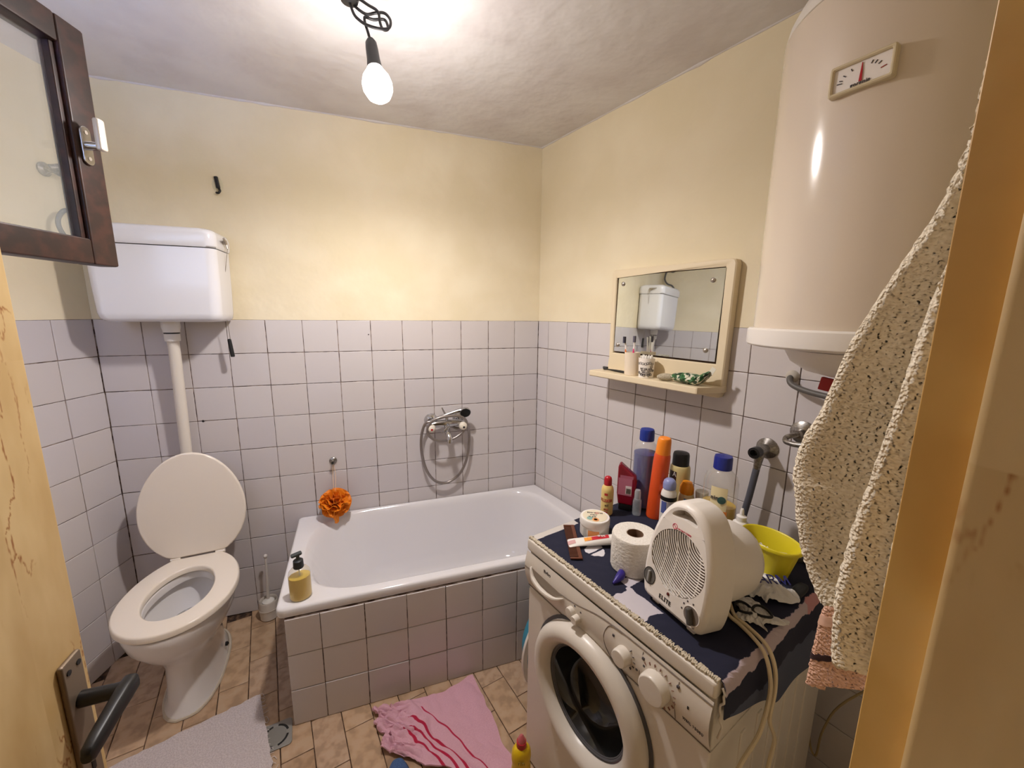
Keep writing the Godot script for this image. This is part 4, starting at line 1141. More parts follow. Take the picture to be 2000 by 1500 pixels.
	for k in 2:
		var x: float = [-0.086, 0.082][k]
		g = G.new(); g.lathe([Vector2(0.012, -0.012), Vector2(0.021, -0.006), Vector2(0.0225, 0.006), Vector2(0.020, 0.018), Vector2(0.012, 0.024), Vector2(0.001, 0.025)], 20, Transform3D(Basis(Vector3.RIGHT, PI / 2), Vector3(x, 0.004, 0.085)))
		var kn := part("knob", g, pm(C8(232, 224, 208), 0.25), t, 60.0)
		g = G.new(); g.lathe([Vector2(0.006, 0.0), Vector2(0.005, 0.002), Vector2(0.001, 0.0025)], 12, Transform3D(Basis(Vector3.RIGHT, PI / 2), Vector3(x + 0.001, 0.001, 0.1095))); part("dot", g, M.red if k == 0 else M.black, kn)
	g = G.new(); g.tube(smooth([Vector3(-0.002, 0.012, 0.07), Vector3(-0.004, -0.012, 0.10), Vector3(-0.003, -0.028, 0.130), Vector3(0.0, -0.048, 0.146), Vector3(0.0, -0.064, 0.149)], 5), 0.0145, 14); part("spout", g, M.chrome, t)
	g = G.new(); g.tube(PackedVector3Array([Vector3(0.002, 0.016, 0.083), Vector3(0.001, 0.010, 0.108), Vector3(-0.035, -0.02, 0.112)]), [0.009, 0.008, 0.004], 10); part("diverter", g, M.chrome, t)
	g = G.new(); g.tube(smooth([Vector3(0.0, 0.028, 0.062), Vector3(0.0, 0.055, 0.06), Vector3(-0.012, 0.078, 0.06), Vector3(-0.024, 0.104, 0.062)], 4), [0.008, 0.008, 0.008, 0.008, 0.007, 0.007, 0.006, 0.006, 0.005, 0.005, 0.004, 0.004, 0.003], 10); part("cradle", g, M.chrome, t)
	# hand shower lying in the cradle
	g = G.new(); g.tube(smooth([Vector3(-0.085, 0.030, 0.055), Vector3(-0.04, 0.050, 0.062), Vector3(0.01, 0.066, 0.066), Vector3(0.06, 0.080, 0.068), Vector3(0.085, 0.082, 0.07)], 4), [0.009, 0.009, 0.0095, 0.01, 0.0105, 0.011, 0.0115, 0.012, 0.012, 0.0125, 0.013, 0.0135, 0.014, 0.015, 0.016, 0.017, 0.018], 12); var hd := part("hand_shower", g, M.chrome, t)
	var hb := Basis(Vector3(0, 0, 1), -0.25) * Basis(Vector3.RIGHT, PI * 0.62)
	g = G.new(); g.lathe([Vector2(0.001, -0.016), Vector2(0.016, -0.014), Vector2(0.027, -0.005), Vector2(0.030, 0.006), Vector2(0.028, 0.010)], 24, Transform3D(hb, Vector3(0.098, 0.076, 0.076))); part("shower_head", g, M.chrome, hd)
	g = G.new(); g.lathe([Vector2(0.0275, 0.0095), Vector2(0.0265, 0.012), Vector2(0.001, 0.0125)], 24, Transform3D(hb, Vector3(0.098, 0.076, 0.076))); part("spray_face", g, M.matt_black, hd)
	# hose: from the mixer round a small ring, then the long loop up to the hand shower
	g = G.new(); g.tube(smooth([Vector3(0.0, 0.010, 0.045), Vector3(0.06, -0.02, 0.055), Vector3(0.098, 0.0, 0.08), Vector3(0.096, 0.035, 0.095), Vector3(0.055, 0.062, 0.10), Vector3(-0.02, 0.064, 0.10), Vector3(-0.075, 0.048, 0.10), Vector3(-0.105, 0.01, 0.10), Vector3(-0.100, -0.03, 0.10), Vector3(-0.06, -0.062, 0.10), Vector3(0.0, -0.068, 0.095), Vector3(0.055, -0.05, 0.09), Vector3(0.092, -0.02, 0.085), Vector3(0.112, 0.005, 0.07), Vector3(0.122, -0.03, 0.05), Vector3(0.126, -0.10, 0.04), Vector3(0.112, -0.20, 0.04), Vector3(0.075, -0.28, 0.04), Vector3(0.02, -0.322, 0.04), Vector3(-0.03, -0.326, 0.042), Vector3(-0.075, -0.30, 0.045), Vector3(-0.115, -0.23, 0.05), Vector3(-0.135, -0.13, 0.05), Vector3(-0.132, -0.04, 0.05), Vector3(-0.112, 0.02, 0.052), Vector3(-0.085, 0.030, 0.055)], 6), 0.0075, 10); part("hose", g, pm(C8(150, 142, 138), 0.3, 0.75), t)

# ------------------------------------------------------------------ fan heater
func cast_loop(poly: PackedVector2Array, c: Vector2, n: int) -> PackedVector2Array:
	var o := PackedVector2Array()
	for i in n:
		var a := TAU * i / n + 0.0003
		var best := 1e9; var hit := c
		for k in poly.size():
			var q: Variant = Geometry2D.segment_intersects_segment(c, c + Vector2(cos(a), sin(a)) * 2.0, poly[k], poly[(k + 1) % poly.size()])
			if q != null and c.distance_to(q) < best: best = c.distance_to(q); hit = q
		o.append(hit)
	return o

func build_heater():
	var t := thing("fan_heater", "white plastic fan heater with a round slatted grille on the washing machine", "fan heater", rw(1.357, MT, 0.602), RY - 0.16)
	var lean := Transform3D(Basis(Vector3.RIGHT, -0.13), Vector3(0, 0.0, 0.004))
	var prof := [Vector2(0.066, 0.0005), Vector2(0.080, 0.008), Vector2(0.088, 0.030), Vector2(0.0925, 0.07), Vector2(0.0915, 0.12), Vector2(0.086, 0.165), Vector2(0.076, 0.205), Vector2(0.062, 0.238), Vector2(0.045, 0.262), Vector2(0.025, 0.276), Vector2(0.0, 0.281)]
	var curve := []
	for p in prof: curve.append(Vector3(p.x, p.y * 0.945, 0))
	var sm := smooth(curve, 4)
	var outl := PackedVector2Array()
	for p in sm: outl.append(Vector2(p.x, p.y))
	for i in range(sm.size() - 2, -1, -1): outl.append(Vector2(-sm[i].x, sm[i].y))
	# shell sides and rounded edge
	var g := G.new(); var rings := []
	for l in [[-0.012, 0.016], [-0.006, 0.006], [0.004, 0.0], [0.058, 0.002], [0.066, 0.005], [0.071, 0.010], [0.073, 0.015]]:
		var r := PackedVector3Array()
		for p in G.inset(outl, l[1]): r.append(lean * Vector3(p.x, p.y, l[0]))
		rings.append(r)
	g.loft(rings, true, true, false)
	# front face in two fields, each round its own opening
	var face := G.inset(outl, 0.015)
	var low := PackedVector2Array(); var high := PackedVector2Array()
	var cut := 0.206
	low = Geometry2D.intersect_polygons(face, PackedVector2Array([Vector2(-1, -1), Vector2(1, -1), Vector2(1, cut), Vector2(-1, cut)]))[0]
	high = Geometry2D.intersect_polygons(face, PackedVector2Array([Vector2(-1, cut), Vector2(1, cut), Vector2(1, 1), Vector2(-1, 1)]))[0]
	var gc := Vector2(0.0, 0.125); var hc := Vector2(0.0, 0.2295); var gr := 0.072
	var n := 96
	var lo := cast_loop(low, gc, n); var hi := cast_loop(high, hc, n)
	var ra := PackedVector3Array(); var rb := PackedVector3Array(); var rc := PackedVector3Array()
	var ha := PackedVector3Array(); var hb := PackedVector3Array(); var hd := PackedVector3Array()
	for i in n:
		var a := TAU * i / n + 0.0003
		ra.append(lean * Vector3(lo[i].x, lo[i].y, 0.073)); rb.append(lean * Vector3(gc.x + cos(a) * gr, gc.y + sin(a) * gr, 0.073)); rc.append(lean * Vector3(gc.x + cos(a) * gr, gc.y + sin(a) * gr, 0.038))
		var e := Vector2(cos(a) * 0.034, sin(a) * 0.0105); e.y += 0.006 * (1.0 - pow(abs(cos(a)), 2.0)) - 0.004 * abs(cos(a))
		ha.append(lean * Vector3(hi[i].x, hi[i].y, 0.073)); hb.append(lean * Vector3(hc.x + e.x, hc.y + e.y, 0.072)); hd.append(lean * Vector3(hc.x + e.x * 0.9, hc.y + e.y * 0.9, 0.036))
	g.loft([ra, rb, rc], true, false, false)
	g.loft([ha, hb, hd], true, false, true)
	part("shell", g, M.heater, t, 50.0)
	# rear drum
	g = G.new(); g.lathe([Vector2(0.001, -0.205), Vector2(0.05, -0.203), Vector2(0.072, -0.19), Vector2(0.082, -0.165), Vector2(0.086, -0.12), Vector2(0.087, -0.045)], 48, lean * Transform3D(Basis(Vector3.RIGHT, PI / 2), Vector3(0.0, 0.116, 0.06)), 1.0, 1.08)
	part("rear_drum", g, M.heater, t, 60.0)
	g = G.new(); g.lathe([Vector2(0.074, 0.0), Vector2(0.001, 0.0)], 40, lean * Transform3D(Basis(Vector3.RIGHT, PI / 2), Vector3(gc.x, gc.y, 0.040)), 1, 1, false)
	part("heating_chamber", g, M.dark_hole, t)
	# slats sweep in arcs round a point up and to the right, three thin ribs cross them
	var sc := gc + Vector2(0.062, 0.075)
	for k in 26:
		var r := 0.012 + k * 0.0062
		var run := []
		for i in 90:
			var q := sc + Vector2.from_angle(PI * 0.72 + i * PI * 1.05 / 89.0) * r
			if q.distance_to(gc) < gr: run.append(lean * Vector3(q.x, q.y, 0.0715))
		if run.size() > 4:
			g = G.new(); g.tube(PackedVector3Array(run), 0.0015, 6); part("slat", g, M.heater, t)
	for k in 4:
		var run := []
		for i in 24:
			var q := gc + Vector2(-0.045 + k * 0.030 + 0.012 * sin(i / 23.0 * PI), lerp(-0.075, 0.075, i / 23.0))
			if q.distance_to(gc) < gr: run.append(lean * Vector3(q.x, q.y, 0.0702))
		g = G.new(); g.tube(PackedVector3Array(run), 0.0013, 6); part("rib", g, M.heater, t)
	# thermostat wheel and switch dial
	for k in 2:
		var c := Vector2([-0.064, 0.058][k], [0.055, 0.040][k])
		var xf := lean * Transform3D(Basis(Vector3.RIGHT, PI / 2), Vector3(c.x, c.y, 0.0732))
		g = G.new(); g.lathe([Vector2(0.0205, -0.001), Vector2(0.0205, 0.0008), Vector2(0.019, 0.0008), Vector2(0.0185, -0.001)], 32, xf, 0.85 if k == 0 else 1.0, 1.0, false); part("dial_rim", g, M.black if k == 0 else M.heater, t)
		g = G.new(); g.lathe([Vector2(0.0188, 0.0004), Vector2(0.001, 0.0006)], 32, xf, 0.85 if k == 0 else 1.0, 1.0, false); var dl := part("dial", g, pm(C8(106, 104, 100), 0.3, 0.3) if k == 0 else pm(C8(120, 108, 98), 0.5), t)
		g = G.new(); g.box(Vector3(0, 0.006, 0), Vector3(0.010, 0.013, 0.034), 0.003); var kb := part("knob", g, pm(C8(74, 70, 66), 0.5) if k == 1 else pm(C8(150, 148, 144), 0.3), dl)
		kb.transform = xf * Transform3D(Basis(Vector3.UP, 0.3 if k == 1 else 0.0).scaled(Vector3.ONE if k == 1 else Vector3(0.6, 0.5, 0.8)), Vector3.ZERO)
	lettering("ELITE", 0.0098, M.black, t, lean * Transform3D(Basis(), Vector3(-0.012, 0.028, 0.0732)), 0.0, "lettering", true)
	g = G.new(); g.lathe([Vector2(0.004, 0.0), Vector2(0.003, 0.002), Vector2(0.001, 0.0025)], 12, lean * Transform3D(Basis(Vector3.RIGHT, PI / 2), Vector3(-0.006, 0.046, 0.0732))); part("pilot_lamp", g, pm(C8(90, 22, 14), 0.3), t)
	for p in [Vector2(0.036, 0.054), Vector2(0.044, 0.064), Vector2(0.058, 0.066), Vector2(0.033, 0.041)]:
		g = G.new(); g.box(lean * Vector3(p.x, p.y, 0.0733), Vector3(0.003, 0.0035, 0.001), 0.0, lean.basis); part("symbol", g, M.print, t)
	var pink := pm(C8(206, 60, 92), 0.5)
	g = G.new(); g.ring(egg(0.0065, 0.0065, 24), egg(0.0053, 0.0053, 24), 0.0, 0.0006, 0.0, lean * Transform3D(Basis(), Vector3(-0.020, 0.2015, 0.0731))); g.box(lean * Vector3(-0.020, 0.2015, 0.0733), Vector3(0.0012, 0.012, 0.0008), 0.0, lean.basis * Basis(Vector3.BACK, 0.8)); part("warning_mark", g, pink, t)
	lettering("DO NOT COVER", 0.0036, pink, t, lean * Transform3D(Basis(), Vector3(0.006, 0.1998, 0.0731)))
	for x in [-0.05, 0.05]:
		g = G.new(); g.box(Vector3(x, 0.003, 0.01), Vector3(0.02, 0.006, 0.10), 0.002); part("foot", g, M.heater, t)
	# mains cable: two runs over the machine edge and down its side
	var cable := pm(C8(214, 198, 166), 0.5)
	var c1 := thing("mains_cable", "cream power cable of the heater hanging down the machine side", "cable", rw(1.42, MT + 0.006, 0.53), RY)
	g = G.new(); g.tube(smooth([Vector3(-0.02, 0.02, 0.0), Vector3(0.0, 0.004, 0.028), Vector3(0.031, 0.0, 0.035), Vector3(0.063, 0.001, 0.049), Vector3(0.092, -0.006, 0.062), Vector3(0.108, -0.04, 0.066), Vector3(0.110, -0.10, 0.056), Vector3(0.108, -0.18, 0.076), Vector3(0.106, -0.215, 0.15), Vector3(0.108, -0.30, 0.20), Vector3(0.112, -0.55, 0.18), Vector3(0.12, -0.80, 0.12), Vector3(0.14, -0.826, 0.06)], 6), 0.0042, 8); part("wire", g, cable, c1)
	var c2 := thing("mains_cable", "second run of cream cable beside the heater cable", "cable", rw(1.42, MT + 0.006, 0.53), RY)
	g = G.new(); g.tube(smooth([Vector3(-0.02, 0.014, -0.012), Vector3(0.01, 0.002, 0.018), Vector3(0.045, 0.001, 0.028), Vector3(0.088, -0.002, 0.044), Vector3(0.110, -0.03, 0.052), Vector3(0.114, -0.09, 0.044), Vector3(0.113, -0.16, 0.046), Vector3(0.114, -0.24, 0.004), Vector3(0.114, -0.31, 0.018), Vector3(0.114, -0.5, 0.03), Vector3(0.12, -0.79, 0.03), Vector3(0.15, -0.826, 0.0)], 6), 0.0042, 8); part("wire", g, cable, c2)
	var c3 := thing("wall_cable", "thin pale cable looping on the dark wall behind the machine", "cable", rw(1.60, 0.60, 0.03), RY)
	g = G.new(); g.tube(smooth([Vector3(0.05, 0.2, -0.02), Vector3(-0.08, -0.08, 0.02), Vector3(-0.125, -0.23, 0.02), Vector3(-0.12, -0.40, 0.02), Vector3(-0.098, -0.449, 0.02), Vector3(-0.09, -0.34, 0.02), Vector3(-0.05, -0.2, 0.02), Vector3(0.1, 0.05, -0.02)], 6), 0.003, 7); part("wire", g, pm(C8(170, 150, 110), 0.5), c3)

# ------------------------------------------------------------------ bottles on the machine
func stand(called: String, label: String, category: String, s: float, d: float, turn := 0.0) -> Node3D:
	return thing(called, label, category, rw(s, MT, d), RY + turn)

func V(l: Array) -> Array:
	var o := []
	for i in range(0, l.size(), 2): o.append(Vector2(l[i], l[i + 1]))
	return o

func turned(called: String, l: Array, mat: Material, parent: Node, sx := 1.0, sz := 1.0, seg := 28, deg := 42.0) -> MeshInstance3D:
	var g := G.new(); g.lathe(V(l), seg, Transform3D(), sx, sz, false)
	return part(called, g, mat, parent, deg)

func build_bottles():
	var g: G
	var clear := see_through(C8(225, 225, 222), 0.16, 0.06)
	# small yellow bottle, red cap
	var t := stand("lotion_bottle", "small pale yellow bottle with a red cap at the cloth edge", "bottle", 0.937, 0.425)
	turned("body", [0.001, 0.0, 0.018, 0.0, 0.0205, 0.004, 0.0208, 0.085, 0.019, 0.096, 0.0135, 0.105, 0.001, 0.105], pm(C8(230, 202, 128), 0.35), t)
	turned("cap", [0.0125, 0.104, 0.013, 0.106, 0.013, 0.124, 0.0115, 0.131, 0.007, 0.135, 0.001, 0.136], M.red, t)
	var rp := pm(C8(196, 52, 52), 0.5)
	for k in [[0.073, 0.081, 14.0, 46.0], [0.010, 0.0155, 14.0, 48.0]]:
		g = G.new(); g.band(0.0211, k[0], k[1], k[2], k[3], 6); part("label_bar", g, rp, t)
	lettering("ELIXIR", 0.010, rp, t, at_angle(32, 0.0208, 0.055), 0.0208, "lettering", true)
	lettering("oil", 0.008, M.print, t, at_angle(38, 0.0208, 0.038), 0.0208)
	lettering("aloe", 0.006, rp, t, at_angle(34, 0.0208, 0.024), 0.0208)
	# dark red flat tube standing on its cap
	t = stand("shampoo_bottle", "flat dark red bottle with slanted top and a pink barcode label", "bottle", 0.953, 0.345, 0.55)
	g = G.new(); g.extrude(PackedVector2Array([Vector2(-0.026, 0.022), Vector2(0.022, 0.022), Vector2(0.030, 0.05), Vector2(0.033, 0.11), Vector2(0.029, 0.128), Vector2(-0.022, 0.168), Vector2(-0.028, 0.166), Vector2(-0.031, 0.155), Vector2(-0.032, 0.06)]), -0.016, 0.016, 0.006); part("body", g, pm(C8(128, 12, 34), 0.25), t, 60.0)
	g = G.new(); g.box(Vector3(-0.002, 0.012, 0), Vector3(0.044, 0.023, 0.028), 0.003); part("cap", g, M.black, t)
	g = G.new(); g.box(Vector3(-0.004, 0.088, 0.0162), Vector3(0.046, 0.062, 0.0008)); part("label", g, pm(C8(186, 110, 132), 0.5), t)
	g = G.new(); g.box(Vector3(0.0, 0.124, 0.0162), Vector3(0.044, 0.010, 0.0008)); part("label", g, pm(C8(176, 96, 120), 0.5), t)
	g = G.new(); g.box(Vector3(0.008, 0.078, 0.0166), Vector3(0.020, 0.030, 0.0009)); part("label", g, pm(C8(226, 214, 214), 0.5), t)
	for k in 9:
		g = G.new(); g.box(Vector3(0.008, 0.066 + k * 0.0021, 0.0172), Vector3(0.016, 0.0011, 0.0006)); part("barcode_bar", g, M.matt_black, t)
	# clear bottle of blue liquid
	t = stand("mouthwash_bottle", "tall clear bottle half full of blue liquid with blue cap", "bottle", 0.965, 0.268)
	turned("bottle", [0.001, 0.001, 0.038, 0.001, 0.0415, 0.006, 0.0415, 0.205, 0.037, 0.225, 0.024, 0.240, 0.0175, 0.246, 0.0175, 0.252], clear, t)
	g = G.new(); g.lathe(V([0.001, 0.003, 0.037, 0.003, 0.0400, 0.008, 0.0400, 0.198, 0.001, 0.198]), 32); part("liquid", g, see_through(C8(10, 38, 128), 0.97, 0.1), t)
	turned("cap", [0.024, 0.243, 0.025, 0.245, 0.0245, 0.276, 0.022, 0.283, 0.001, 0.284], pm(C8(26, 50, 140), 0.35), t)
	# orange aerosol can leaning to the right
	t = stand("spray_can", "tall slim orange spray can with a lighter orange cap", "spray can", 1.040, 0.305)
	t.rotation = Vector3(0.0, RY, -0.07)
	turned("can", [0.001, 0.0, 0.0245, 0.0, 0.026, 0.004, 0.0265, 0.20, 0.0255, 0.222, 0.0225, 0.232, 0.001, 0.232], pm(C8(222, 82, 30), 0.35), t)
	turned("cap", [0.0228, 0.228, 0.0235, 0.232, 0.0215, 0.270, 0.020, 0.281, 0.017, 0.284, 0.001, 0.284], pm(C8(244, 138, 32), 0.4), t)
	# little clear spray bottle
	t = stand("pump_vial", "tiny clear plastic spray vial standing before the blue bottle", "bottle", 1.000, 0.345)
	turned("body", [0.001, 0.001, 0.0135, 0.001, 0.0145, 0.005, 0.0145, 0.05, 0.012, 0.058, 0.008, 0.06], see_through(C8(190, 198, 206), 0.35, 0.1), t)
	turned("cap", [0.010, 0.058, 0.0105, 0.06, 0.0105, 0.082, 0.008, 0.090, 0.001, 0.091], see_through(C8(220, 225, 230), 0.4, 0.08), t)
	# roll-on deodorant
	t = stand("roll_on_deodorant", "white and black roll-on deodorant with a lavender domed cap", "deodorant", 1.098, 0.318)
	turned("body", [0.001, 0.0, 0.022, 0.0, 0.024, 0.004, 0.0245, 0.06, 0.0245, 0.103, 0.0225, 0.115, 0.0185, 0.124, 0.018, 0.128, 0.001, 0.128], M.white_plastic, t)
	g = G.new(); g.band(0.0249, 0.090, 0.104, -90, 150, 20); part("label_band", g, M.black, t)
	g = G.new(); g.band(0.0249, 0.045, 0.088, 26, 100, 12); part("label", g, pm(C8(176, 174, 184), 0.5), t)
	g = G.new(); g.band(0.0253, 0.054, 0.068, 34, 66, 6); part("label", g, pm(C8(50, 50, 72), 0.5), t)
	g = G.new(); g.band(0.0249, 0.048, 0.088, -20, 22, 8); part("label", g, pm(C8(84, 96, 160), 0.5), t)
	g = G.new(); g.lathe(V([0.001, -0.003, 0.010, -0.002, 0.018, 0.0005, 0.001, 0.0012]), 24, at_angle(34, 0.0238, 0.026) * Transform3D(Basis(Vector3.RIGHT, PI / 2), Vector3.ZERO), 0.8, 1.1); part("emblem", g, pm(C8(26, 30, 52), 0.3), t)
	turned("cap", [0.0195, 0.127, 0.020, 0.129, 0.0200, 0.144, 0.0175, 0.153, 0.012, 0.159, 0.001, 0.161], pm(C8(140, 148, 196), 0.35), t, 1, 1, 28, 60.0)
	# cream bottle, black cap
	t = stand("shower_gel_bottle", "pale yellow shower gel bottle with a large black cap", "bottle", 1.040, 0.170)
	turned("body", [0.001, 0.0, 0.031, 0.0, 0.034, 0.005, 0.0345, 0.13, 0.0335, 0.148, 0.029, 0.156, 0.001, 0.157], pm(C8(212, 196, 138), 0.3), t)
	turned("cap", [0.0275, 0.156, 0.028, 0.158, 0.0275, 0.193, 0.025, 0.200, 0.001, 0.202], M.black, t)
	g = G.new(); g.band(0.0350, 0.04, 0.138, -35, 14, 10); part("label", g, pm(C8(58, 40, 34), 0.45), t)
	lettering("A", 0.016, M.white_plastic, t, at_angle(2, 0.0350, 0.128), 0.035)
	# sunscreen, orange cap
	t = stand("sunscreen_bottle", "cream sunscreen bottle with an orange cap and a blue stripe", "bottle", 1.092, 0.205)
	turned("body", [0.001, 0.0, 0.026, 0.0, 0.028, 0.004, 0.028, 0.062, 0.024, 0.082, 0.021, 0.086, 0.001, 0.086], pm(C8(236, 214, 168), 0.35), t, 1.0, 0.75)
	turned("cap", [0.0225, 0.078, 0.024, 0.080, 0.0235, 0.100, 0.018, 0.114, 0.016, 0.119, 0.001, 0.120], pm(C8(240, 150, 28), 0.35), t, 1.0, 0.85)
	g = G.new(); g.band(0.0290, 0.056, 0.066, 10, 90, 8, 1.0, 0.78); part("label", g, pm(C8(56, 120, 176), 0.4), t)
	# small clear bottle, white cap
	t = stand("toner_bottle", "short clear bottle with a flat white cap next to the sunscreen", "bottle", 1.140, 0.195)
	turned("bottle", [0.001, 0.001, 0.020, 0.001, 0.0215, 0.005, 0.0215, 0.068, 0.017, 0.078], clear, t)
	turned("cap", [0.0185, 0.076, 0.0195, 0.079, 0.0205, 0.098, 0.019, 0.101, 0.001, 0.101], pm(C8(206, 202, 190), 0.4), t)
	# big clear bottle with yellow liquid
	t = stand("bath_oil_bottle", "big clear bottle with some yellow liquid, blue cap and orange label", "bottle", 1.207, 0.215)
	turned("bottle", [0.001, 0.001, 0.044, 0.001, 0.048, 0.006, 0.048, 0.168, 0.042, 0.190, 0.028, 0.205, 0.022, 0.209, 0.022, 0.215], see_through(C8(222, 220, 212), 0.15, 0.05), t, 1.06, 0.85, 36)
	g = G.new(); g.lathe(V([0.001, 0.003, 0.043, 0.003, 0.0465, 0.008, 0.0465, 0.094, 0.001, 0.094]), 36, Transform3D(), 1.06, 0.85); part("liquid", g, see_through(C8(226, 186, 62), 0.8, 0.15), t)
	turned("cap", [0.0255, 0.208, 0.0265, 0.210, 0.0260, 0.243, 0.0245, 0.249, 0.001, 0.251], pm(C8(30, 44, 136), 0.35), t)
	for k in [[0.086, 0.160, C8(240, 224, 176)], [0.006, 0.086, C8(236, 142, 54)], [0.004, 0.024, C8(214, 92, 36)]]:
		g = G.new(); g.band(0.0488, k[0], k[1], -8, 46 if k[0] > 0.05 else 50, 12, 1.06, 0.85); part("label", g, pm(k[2], 0.45), t)
	g = G.new(); g.lathe(V([0.001, -0.002, 0.012, 0.0, 0.001, 0.0012]), 16, at_angle(34, 0.0462, 0.122) * Transform3D(Basis(Vector3.RIGHT, PI / 2), Vector3.ZERO)); part("emblem", g, pm(C8(60, 96, 92), 0.5), t)
	g = G.new(); g.lathe(V([0.001, -0.002, 0.010, 0.0, 0.001, 0.0012]), 20, at_angle(20, 0.0452, 0.068) * Transform3D(Basis(Vector3.RIGHT, PI / 2), Vector3.ZERO), 0.7, 1.5); part("emblem", g, pm(C8(228, 220, 220), 0.5), t)
	lettering("nin", 0.011, M.print, t, at_angle(8, 0.0444, 0.126), 0.046, "lettering", true)
	# white dropper bottle with coloured bands
	t = stand("dropper_bottle", "small white nozzle bottle with purple and yellow bands by the basket", "bottle", 1.298, 0.262)
	turned("body", [0.001, 0.0, 0.021, 0.0, 0.023, 0.004, 0.023, 0.074, 0.021, 0.084, 0.014, 0.090, 0.001, 0.090], M.white_plastic, t)
	turned("nozzle", [0.0135, 0.088, 0.0135, 0.104, 0.006, 0.108, 0.005, 0.122, 0.0035, 0.127, 0.001, 0.127], M.white_plastic, t)
	for k in [[0.056, 0.072, C8(130, 20, 40)], [0.046, 0.056, C8(206, 30, 110)], [0.036, 0.046, C8(240, 160, 40)], [0.004, 0.036, C8(52, 20, 34)]]:
		g = G.new(); g.band(0.0234, k[0], k[1], -40, 140, 16); part("label_band", g, pm(k[2], 0.45), t)

# ------------------------------------------------------------------ other things on the machine
func build_machine_clutter():
	var g: G
	# cosmetic jar
	var t := stand("cream_jar", "white cosmetic jar with a printed lid on the navy cloth", "jar", 1.003, 0.553)
	turned("jar", [0.001, 0.0, 0.042, 0.0, 0.0445, 0.004, 0.0445, 0.036, 0.001, 0.036], M.white_plastic, t, 1, 1, 40)
	turned("lid", [0.0455, 0.036, 0.0465, 0.038, 0.0465, 0.053, 0.044, 0.0575, 0.041, 0.058, 0.001, 0.058], M.white_plastic, t, 1, 1, 40)
	g = G.new(); g.lathe(V([0.038, 0.0576, 0.037, 0.0586, 0.001, 0.0586]), 36, Transform3D(), 1, 1, false); part("lid_print", g, pm(C8(226, 216, 190), 0.5), t)
	for k in [[0.018, 0.016, 0.011, C8(234, 160, 96)], [0.018, 0.016, 0.006, C8(240, 200, 160)], [0.002, 0.024, 0.010, C8(140, 178, 170)], [-0.008, -0.016, 0.007, C8(220, 170, 150)]]:
		g = G.new(); g.lathe(V([k[2], 0.0582, k[2] * 0.95, 0.0592 + k[0] * 0.01, 0.001, 0.0592 + k[0] * 0.01]), 16, Transform3D(Basis(), Vector3(k[0], 0, k[1])), 1, 1, false); part("printed_mark", g, pm(k[3], 0.5), t)
	for k in 3: lettering(["BODY BUTTER", "cream", "ml 200"][k], 0.0055, M.print, t, Transform3D(Basis(Vector3.UP, 0.8) * Basis(Vector3.RIGHT, -PI / 2), Vector3(-0.012 + k * 0.006, 0.0590, -0.012 + k * 0.012)))
	g = G.new(); g.band(0.0450, 0.004, 0.030, 18, 62, 10); part("label", g, pm(C8(226, 150, 84), 0.5), t)
	g = G.new(); g.band(0.0450, 0.004, 0.032, -4, 10, 4); part("label", g, pm(C8(190, 186, 180), 0.5), t)
	lettering("200 ml", 0.006, M.print, t, at_angle(68, 0.0447, 0.014), 0.045)
	# toothpaste
	var tp := thing("toothpaste_tube", "white toothpaste tube with a red and orange print lying by the jar", "tube", rw(1.045, MT + 0.002, 0.606), RY + 0.985)
	var tf := func(u: float, v: float) -> Vector3:
		var a := v * TAU; var x: float = lerp(-0.072, 0.062, u)
		var w: float = lerp(0.021, 0.0165, u); var h: float = lerp(0.0012, 0.0145, pow(u, 0.7))
		return Vector3(x, h + 0.0005 + sin(a) * h, cos(a) * w)
	g = G.new(); g.sheet(14, 20, tf, 0.0006); part("tube", g, M.white_plastic, tp, 60.0)
	g = G.new(); g.lathe(V([0.014, 0.0, 0.0145, 0.02, 0.012, 0.024, 0.001, 0.024]), 20, Transform3D(Basis(Vector3.FORWARD, PI / 2), Vector3(0.062, 0.0155, 0)), 1, 1, true); part("cap", g, M.white_plastic, tp)
	for k in [[0.012, 0.042, C8(196, 24, 44)], [-0.012, 0.018, C8(238, 160, 60)], [-0.06, 0.006, C8(206, 160, 160)]]:
		var x0: float = k[0] - (0.026 if k[1] > 0.03 else 0.012); var x1: float = k[0] + (0.036 if k[1] > 0.03 else 0.010)
		var lab := func(u: float, v: float) -> Vector3:
			var uu: float = (lerp(x0, x1, u) + 0.072) / 0.134
			return tf.call(uu, lerp(0.16, 0.30, v)) + Vector3(0, 0.0008, 0)
		g = G.new(); g.sheet(5, 5, lab, 0.0004); part("print_patch", g, pm(k[2], 0.45), tp, 60.0)
	lettering("ate", 0.012, M.white_plastic, tp, Transform3D(Basis(Vector3.UP, PI) * Basis(Vector3.RIGHT, -PI / 2 + 0.1), Vector3(0.028, 0.0265, 0.0)), 0.0, "lettering", true)
	# comb
	var cb := thing("comb", "brown plastic comb lying at the cloth edge", "comb", rw(1.002, MT + 0.002, 0.645), RY - 0.62)
	g = G.new(); g.box(Vector3(0, 0.002, -0.012), Vector3(0.180, 0.005, 0.011), 0.0015)
	for x in [-0.0865, 0.0865]: g.box(Vector3(x, 0.002, 0.004), Vector3(0.007, 0.004, 0.026), 0.001)
	part("spine", g, pm(C8(96, 46, 24), 0.35), cb)
	g = G.new()
	for k in 60: g.box(Vector3(-0.080 + k * 0.16 / 59, 0.002, 0.005), Vector3(0.0013, 0.0028, 0.024))
	part("teeth", g, pm(C8(88, 42, 22), 0.4), cb)
	# toilet roll
	t = stand("toilet_roll", "white toilet paper roll standing on end beside the heater", "toilet roll", 1.178, 0.585)
	var rings := []; g = G.new()
	var nz := noise(91, 2.0, 3)
